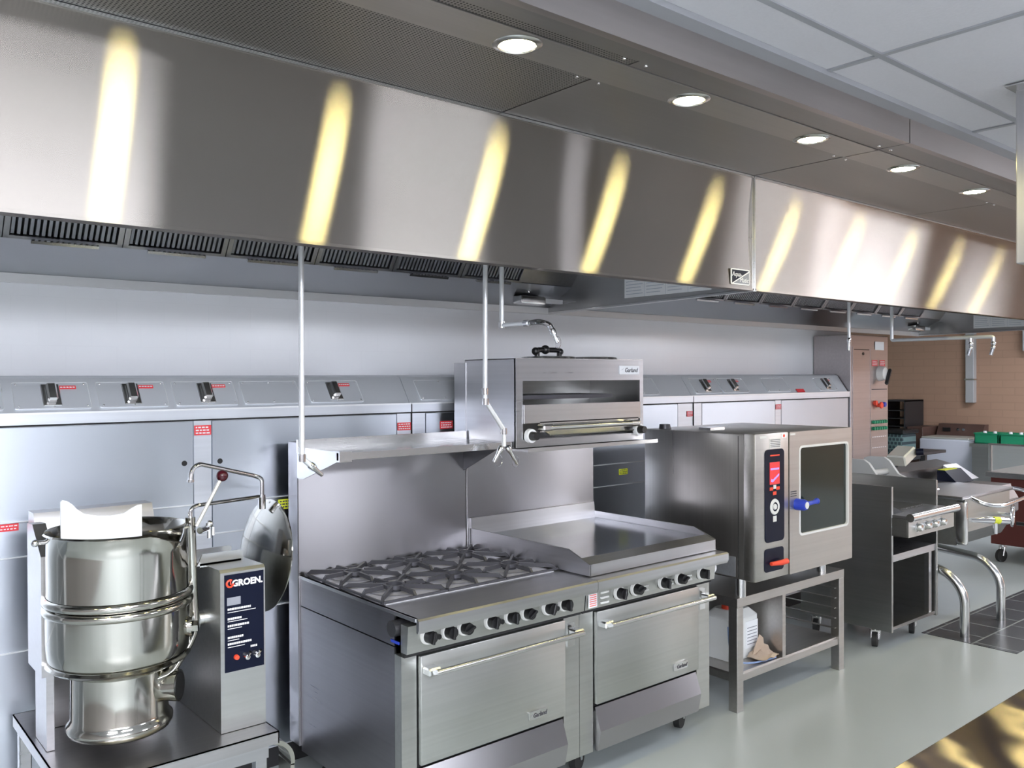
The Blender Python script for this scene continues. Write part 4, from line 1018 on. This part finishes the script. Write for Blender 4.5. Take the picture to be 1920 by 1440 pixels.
for k in range(3): a = 2*PI*k/3+.5; g.tube([wc, wc+Vector((.076*math.cos(a), .02*math.cos(a), .076*math.sin(a)))], .008, 8)
g.tube([wc, wc+Vector((.0, .2, 0))], .014, 12); g.build('hand_wheel', 'chrome', TP)
g = MB().cyl((6.98, 2.50, .665), (6.98, 2.42, .665), .014, n=12); g.build('wheel_grip', 'black', TP)
g = MB().tube([(6.38, 2.585, .745), (6.50, 2.52, .74), (6.66, 2.44, .725)], [.014, .024, .022], 14); g.tube([(6.56, 2.49, .735), (6.56, 2.49, .64)], .016, 12); dv = g.build('draw_off_valve', 'chrome', TP)
g = MB().tube([(6.545, 2.497, .7375), (6.59, 2.475, .733)], .0255, 14); g.build('valve_sticker', 'yellow', dv)
for x, y in ((6.07, 2.495), (6.687, 2.50)):
    MB().tube(fillet([(x, y, 0), (x, y, .30), (x, y+.12, .43), (x+.02, y+.60, .47)], .16, 10), .030, 20).build('tube_leg', 'bright', TP)
MB().box(6.05, 6.7, 3.02, 3.14, .42, .50).build('rear_beam', 'steely', TP)
g = MB().prism([(3.15, .56), (3.5, .56), (3.5, .14), (2.85, .14)], 'X', 6.33, 7.12) if False else None
# grey cast lid arms of the pan
for x in (6.13, 6.44):
    MB().prism([(3.05, .955), (3.40, .955), (3.40, 1.125), (3.36, 1.14), (3.24, 1.14), (3.20, 1.115), (3.13, 1.02), (3.05, .99)], 'X', x, x+.03).build('lid_arm', 'grey', TP)
MB().cyl((6.15, 3.22, 1.035), (6.45, 3.22, 1.035), .024, n=16).build('arm_bar', 'grey', TP)
MB().box(6.10, 6.30, 3.27, 3.50, .30, .955).build('arm_housing', 'steely', TP)
g = MB(); g.obox((6.85, 3.30, 1.12), .20, .15, .09, Matrix.Rotation(R(-22), 3, 'Y'), .01)
CB = thing('handset_box', 'small tilted cream control box with a dark knob behind the grill', 'control box', (6.85, 3.30, 1.035))
g.build('case', 'cream', CB)
g = MB(); g.cyl((6.93, 3.22, 1.15), (6.95, 3.17, 1.155), .028, n=16); g.build('dial', 'navy', CB)
g = MB().cyl((6.80, 3.32, 1.09), (6.80, 3.32, 1.03), .012, n=10); g.build('post', 'darkmetal', CB)
# long dark lever bar beyond
t = thing('side_shelf', 'narrow dark side shelf on a thin post in front of the white appliance', 'shelf', (8.2, 3.75, 0))
MB().box(7.75, 8.35, 3.60, 3.85, 1.04, 1.065).build('shelf_board', 'darkmetal', t)
MB().box(8.14, 8.18, 3.70, 3.74, 0, 1.04).build('post', 'darkmetal', t)

# ------------------------------------------------------------------ background against the brick wall
t = thing('tall_rack', 'tall dark rack with shelves standing by the brick wall beside the control cabinet', 'rack', (12.15, 5.95, 0))
MB().box(11.9, 12.45, 5.68, 5.70, 0, 1.42).build('side_panel', 'darkmetal', t); MB().box(11.9, 12.45, 6.02, 6.04, 0, 1.42).build('side_panel', 'darkmetal', t)
MB().box(11.9, 12.45, 5.68, 6.04, 1.405, 1.425).build('top_board', 'darkmetal', t)
for k in range(8): MB().box(11.92, 12.45, 5.70, 6.02, .5+k*.11, .51+k*.11).build('shelf', 'darkmetal', t)
MB().box(11.9, 11.92, 6.05, 6.12, .3, 1.45).build('post', 'ring', t)
M['mesh_c'] = m_brick('basket_weave', (.03, .05, .06), (.03, .05, .06), (.12, .2, .2), 1, .5, .05, .05, .008, 0, 'YZ')
def simple(name, label, cat, m, x0, x1, y0, y1, z0, z1, bev=.01, group=None):
    t = thing(name, label, cat, ((x0+x1)/2, (y0+y1)/2, z0), group); return t
t = thing('storage_basket', 'dark lattice basket on a low cart beside the brown cabinet', 'basket', (11.4, 5.55, .70))
g = MB().box(11.2, 11.6, 5.38, 5.72, .70, 1.0, .03, 2); g.build('basket_body', 'mesh_c', t)
MB().box(11.18, 11.62, 5.36, 5.74, 1.0, 1.05, .01).build('basket_rim', 'black', t)
t = thing('low_cart', 'low black cart carrying the lattice basket', 'cart', (11.4, 5.55, 0))
MB().box(11.1, 11.7, 5.3, 5.85, .66, .70).build('deck', 'black', t)
for x in (11.14, 11.66):
    for y in (5.34, 5.81): MB().box(x-.02, x+.02, y-.02, y+.02, 0, .66).build('leg', 'black', t)
MB().box(11.1, 11.12, 5.3, 5.85, .60, .63).build('yellow_edge', 'yellow', t)
t = thing('brown_cabinet', 'dark brown upright cabinet with a round light between basket and white appliance', 'cabinet', (12.1, 5.68, 0))
MB().box(11.9, 12.45, 5.44, 5.66, 0, 1.06, .008).build('body', 'brown', t)
MB().lathe([(0, -.01), (.02, -.01), (.025, 0)], (11.9, 5.57, .93), 'X', 16).build('round_light', 'ink', t)
t = thing('white_appliance', 'white top loading appliance with a dark brown control console by the brick wall', 'appliance', (12.1, 5.1, 0))
MB().box(11.75, 12.43, 4.71, 5.42, 0, .92, .02, 3).build('body', 'enamel', t)
MB().box(11.76, 12.25, 4.78, 5.40, .92, .945, .01).build('lid', 'cream', t)
cn = MB().prism([(12.22, .945), (12.43, .945), (12.43, 1.10), (12.30, 1.10)], 'Y', 4.80, 5.40).build('control_console', 'brown', t)
for k in range(2): MB().lathe([(0, -.02), (.018, -.02), (.02, 0)], (12.262, 5.05+k*.07, 1.03), 'X', 14).build('console_knob', 'chrome', cn)
MB().box(12.235, 12.25, 5.22, 5.32, 1.0, 1.05).build('console_display', 'black', cn)
t = thing('sink_counter', 'stainless counter with splashback holding green crates under the brick wall', 'counter', (11.9, 4.0, 0))
MB().box(11.55, 12.45, 3.2, 4.69, .86, .90).build('counter_top', 'steel', t)
MB().box(11.60, 12.43, 3.22, 4.68, .1, .86).build('cabinet', 'steely', t)
MB().box(12.40, 12.45, 3.2, 4.70, .90, 1.0).build('splashback', 'steel', t)
def crate(x, y, z, lab_):
    t = thing('green_crate', lab_, 'crate', (x, y, z), 'green crates on the counter')
    g = MB(); h = .13; a, b = .17, .14
    g.box(x-a, x+a, y-b, y-b+.008, z, z+h); g.box(x-a, x+a, y+b-.008, y+b, z, z+h); g.box(x-a, x-a+.008, y-b, y+b, z, z+h); g.box(x+a-.008, x+a, y-b, y+b, z, z+h); g.box(x-a, x+a, y-b, y+b, z, z+.006)
    g.box(x-a-.008, x-a, y-b-.008, y+b+.008, z+h-.015, z+h)
    g.build('crate_shell', 'green', t)
    for k in range(2): MB().lathe([(0, .15), (.02, .15), (.025, .11), (.03, .006)], (x-.05, y-.06+k*.12, z), n=12).build('white_cup', 'ink', t)
crate(11.85, 4.54, .901, 'green crate nearest the white appliance on the counter')
crate(11.85, 4.235, .901, 'green crate in the middle of the row on the counter')
crate(11.85, 3.93, .901, 'green crate at the right end of the row on the counter')
t = thing('wall_conduit', 'grey vertical duct running down the brick wall below the hood', 'duct', (12.44, 5.04, 1.39))
MB().box(12.40, 12.499, 4.98, 5.09, 1.39, CZ-.001, .006).build('duct', 'grey', t)
g = MB()
for z in (1.7, 2.3): g.box(12.395, 12.499, 4.97, 5.10, z, z+.02)
g.build('strap', 'bright', t)
t = thing('wall_box', 'grey box fixed high on the brick wall at the right edge', 'wall box', (12.4, 4.2, 2.08))
MB().box(12.3, 12.499, 3.9, 4.34, 2.08, 2.4, .006).build('case', 'grey', t)
MB().box(12.299, 12.3, 3.9, 4.34, 2.03, 2.06).build('lower_label', 'cream', t) if False else None
t = thing('red_counter', 'dark red wheeled counter with stainless top behind the tilting pan', 'counter', (9.2, 3.0, 0))
MB().box(8.75, 9.75, 2.2, 3.36, .17, .80, .004).build('cabinet', 'wood', t)
MB().box(8.72, 9.78, 2.18, 3.40, .80, .85, .004).build('counter_top', 'steel', t)
for x in (8.82, 9.68):
    for y in (2.3, 3.28): caster(t, x, y, .17, R(160), .06)
t = thing('glass_guard', 'glass sneeze guard with rails on the dark red counter', 'glass guard', (9.3, 2.8, .85))
M['clear'] = mat('clear_glass', (.75, .8, .82), .05, 0, trans=.0, alpha=.22)
MB().box(8.80, 8.808, 2.25, 3.40, .852, 1.10).build('glass_pane', 'clear', t)
MB().box(8.795, 8.813, 2.25, 3.40, 1.10, 1.115).build('top_rail', 'bright', t)
for y in (2.26, 3.38): MB().box(8.795, 8.813, y-.01, y+.01, .85, 1.10).build('post', 'bright', t)

# ------------------------------------------------------------------ foreground worktable and hanging column
t = thing('worktable', 'dark reflective stainless worktable corner at the bottom right edge', 'worktable', (2.9, .5, 0))
MB().prism([(.05, .86), (.05, .895), (.055, .90), (.912, .90), (.918, .895), (.918, .86)], 'X', 1.6, 4.2).build('table_top', 'table', t)
for x in (1.7, 4.1):
    for y in (.13, .84): MB().cyl((x, y, 0), (x, y, .86), .02, n=16).build('leg', 'bright', t)
MB().box(1.65, 4.15, .1, .87, .25, .27).build('undershelf', 'steel', t)
t = thing('ceiling_column', 'stainless column hanging from the tiled ceiling at the right edge', 'column', (3.65, 1.2, CZ))
MB().box(3.592, 3.72, 1.10, 1.29, 2.185, CZ-.007, .004).build('column', 'steelz', t)
MB().box(3.512, 3.80, 1.05, 1.30, CZ-.012, CZ-.007).build('ceiling_flange', 'bright', t)

for o in bpy.data.objects:
    if '_b' in o: del o['_b']
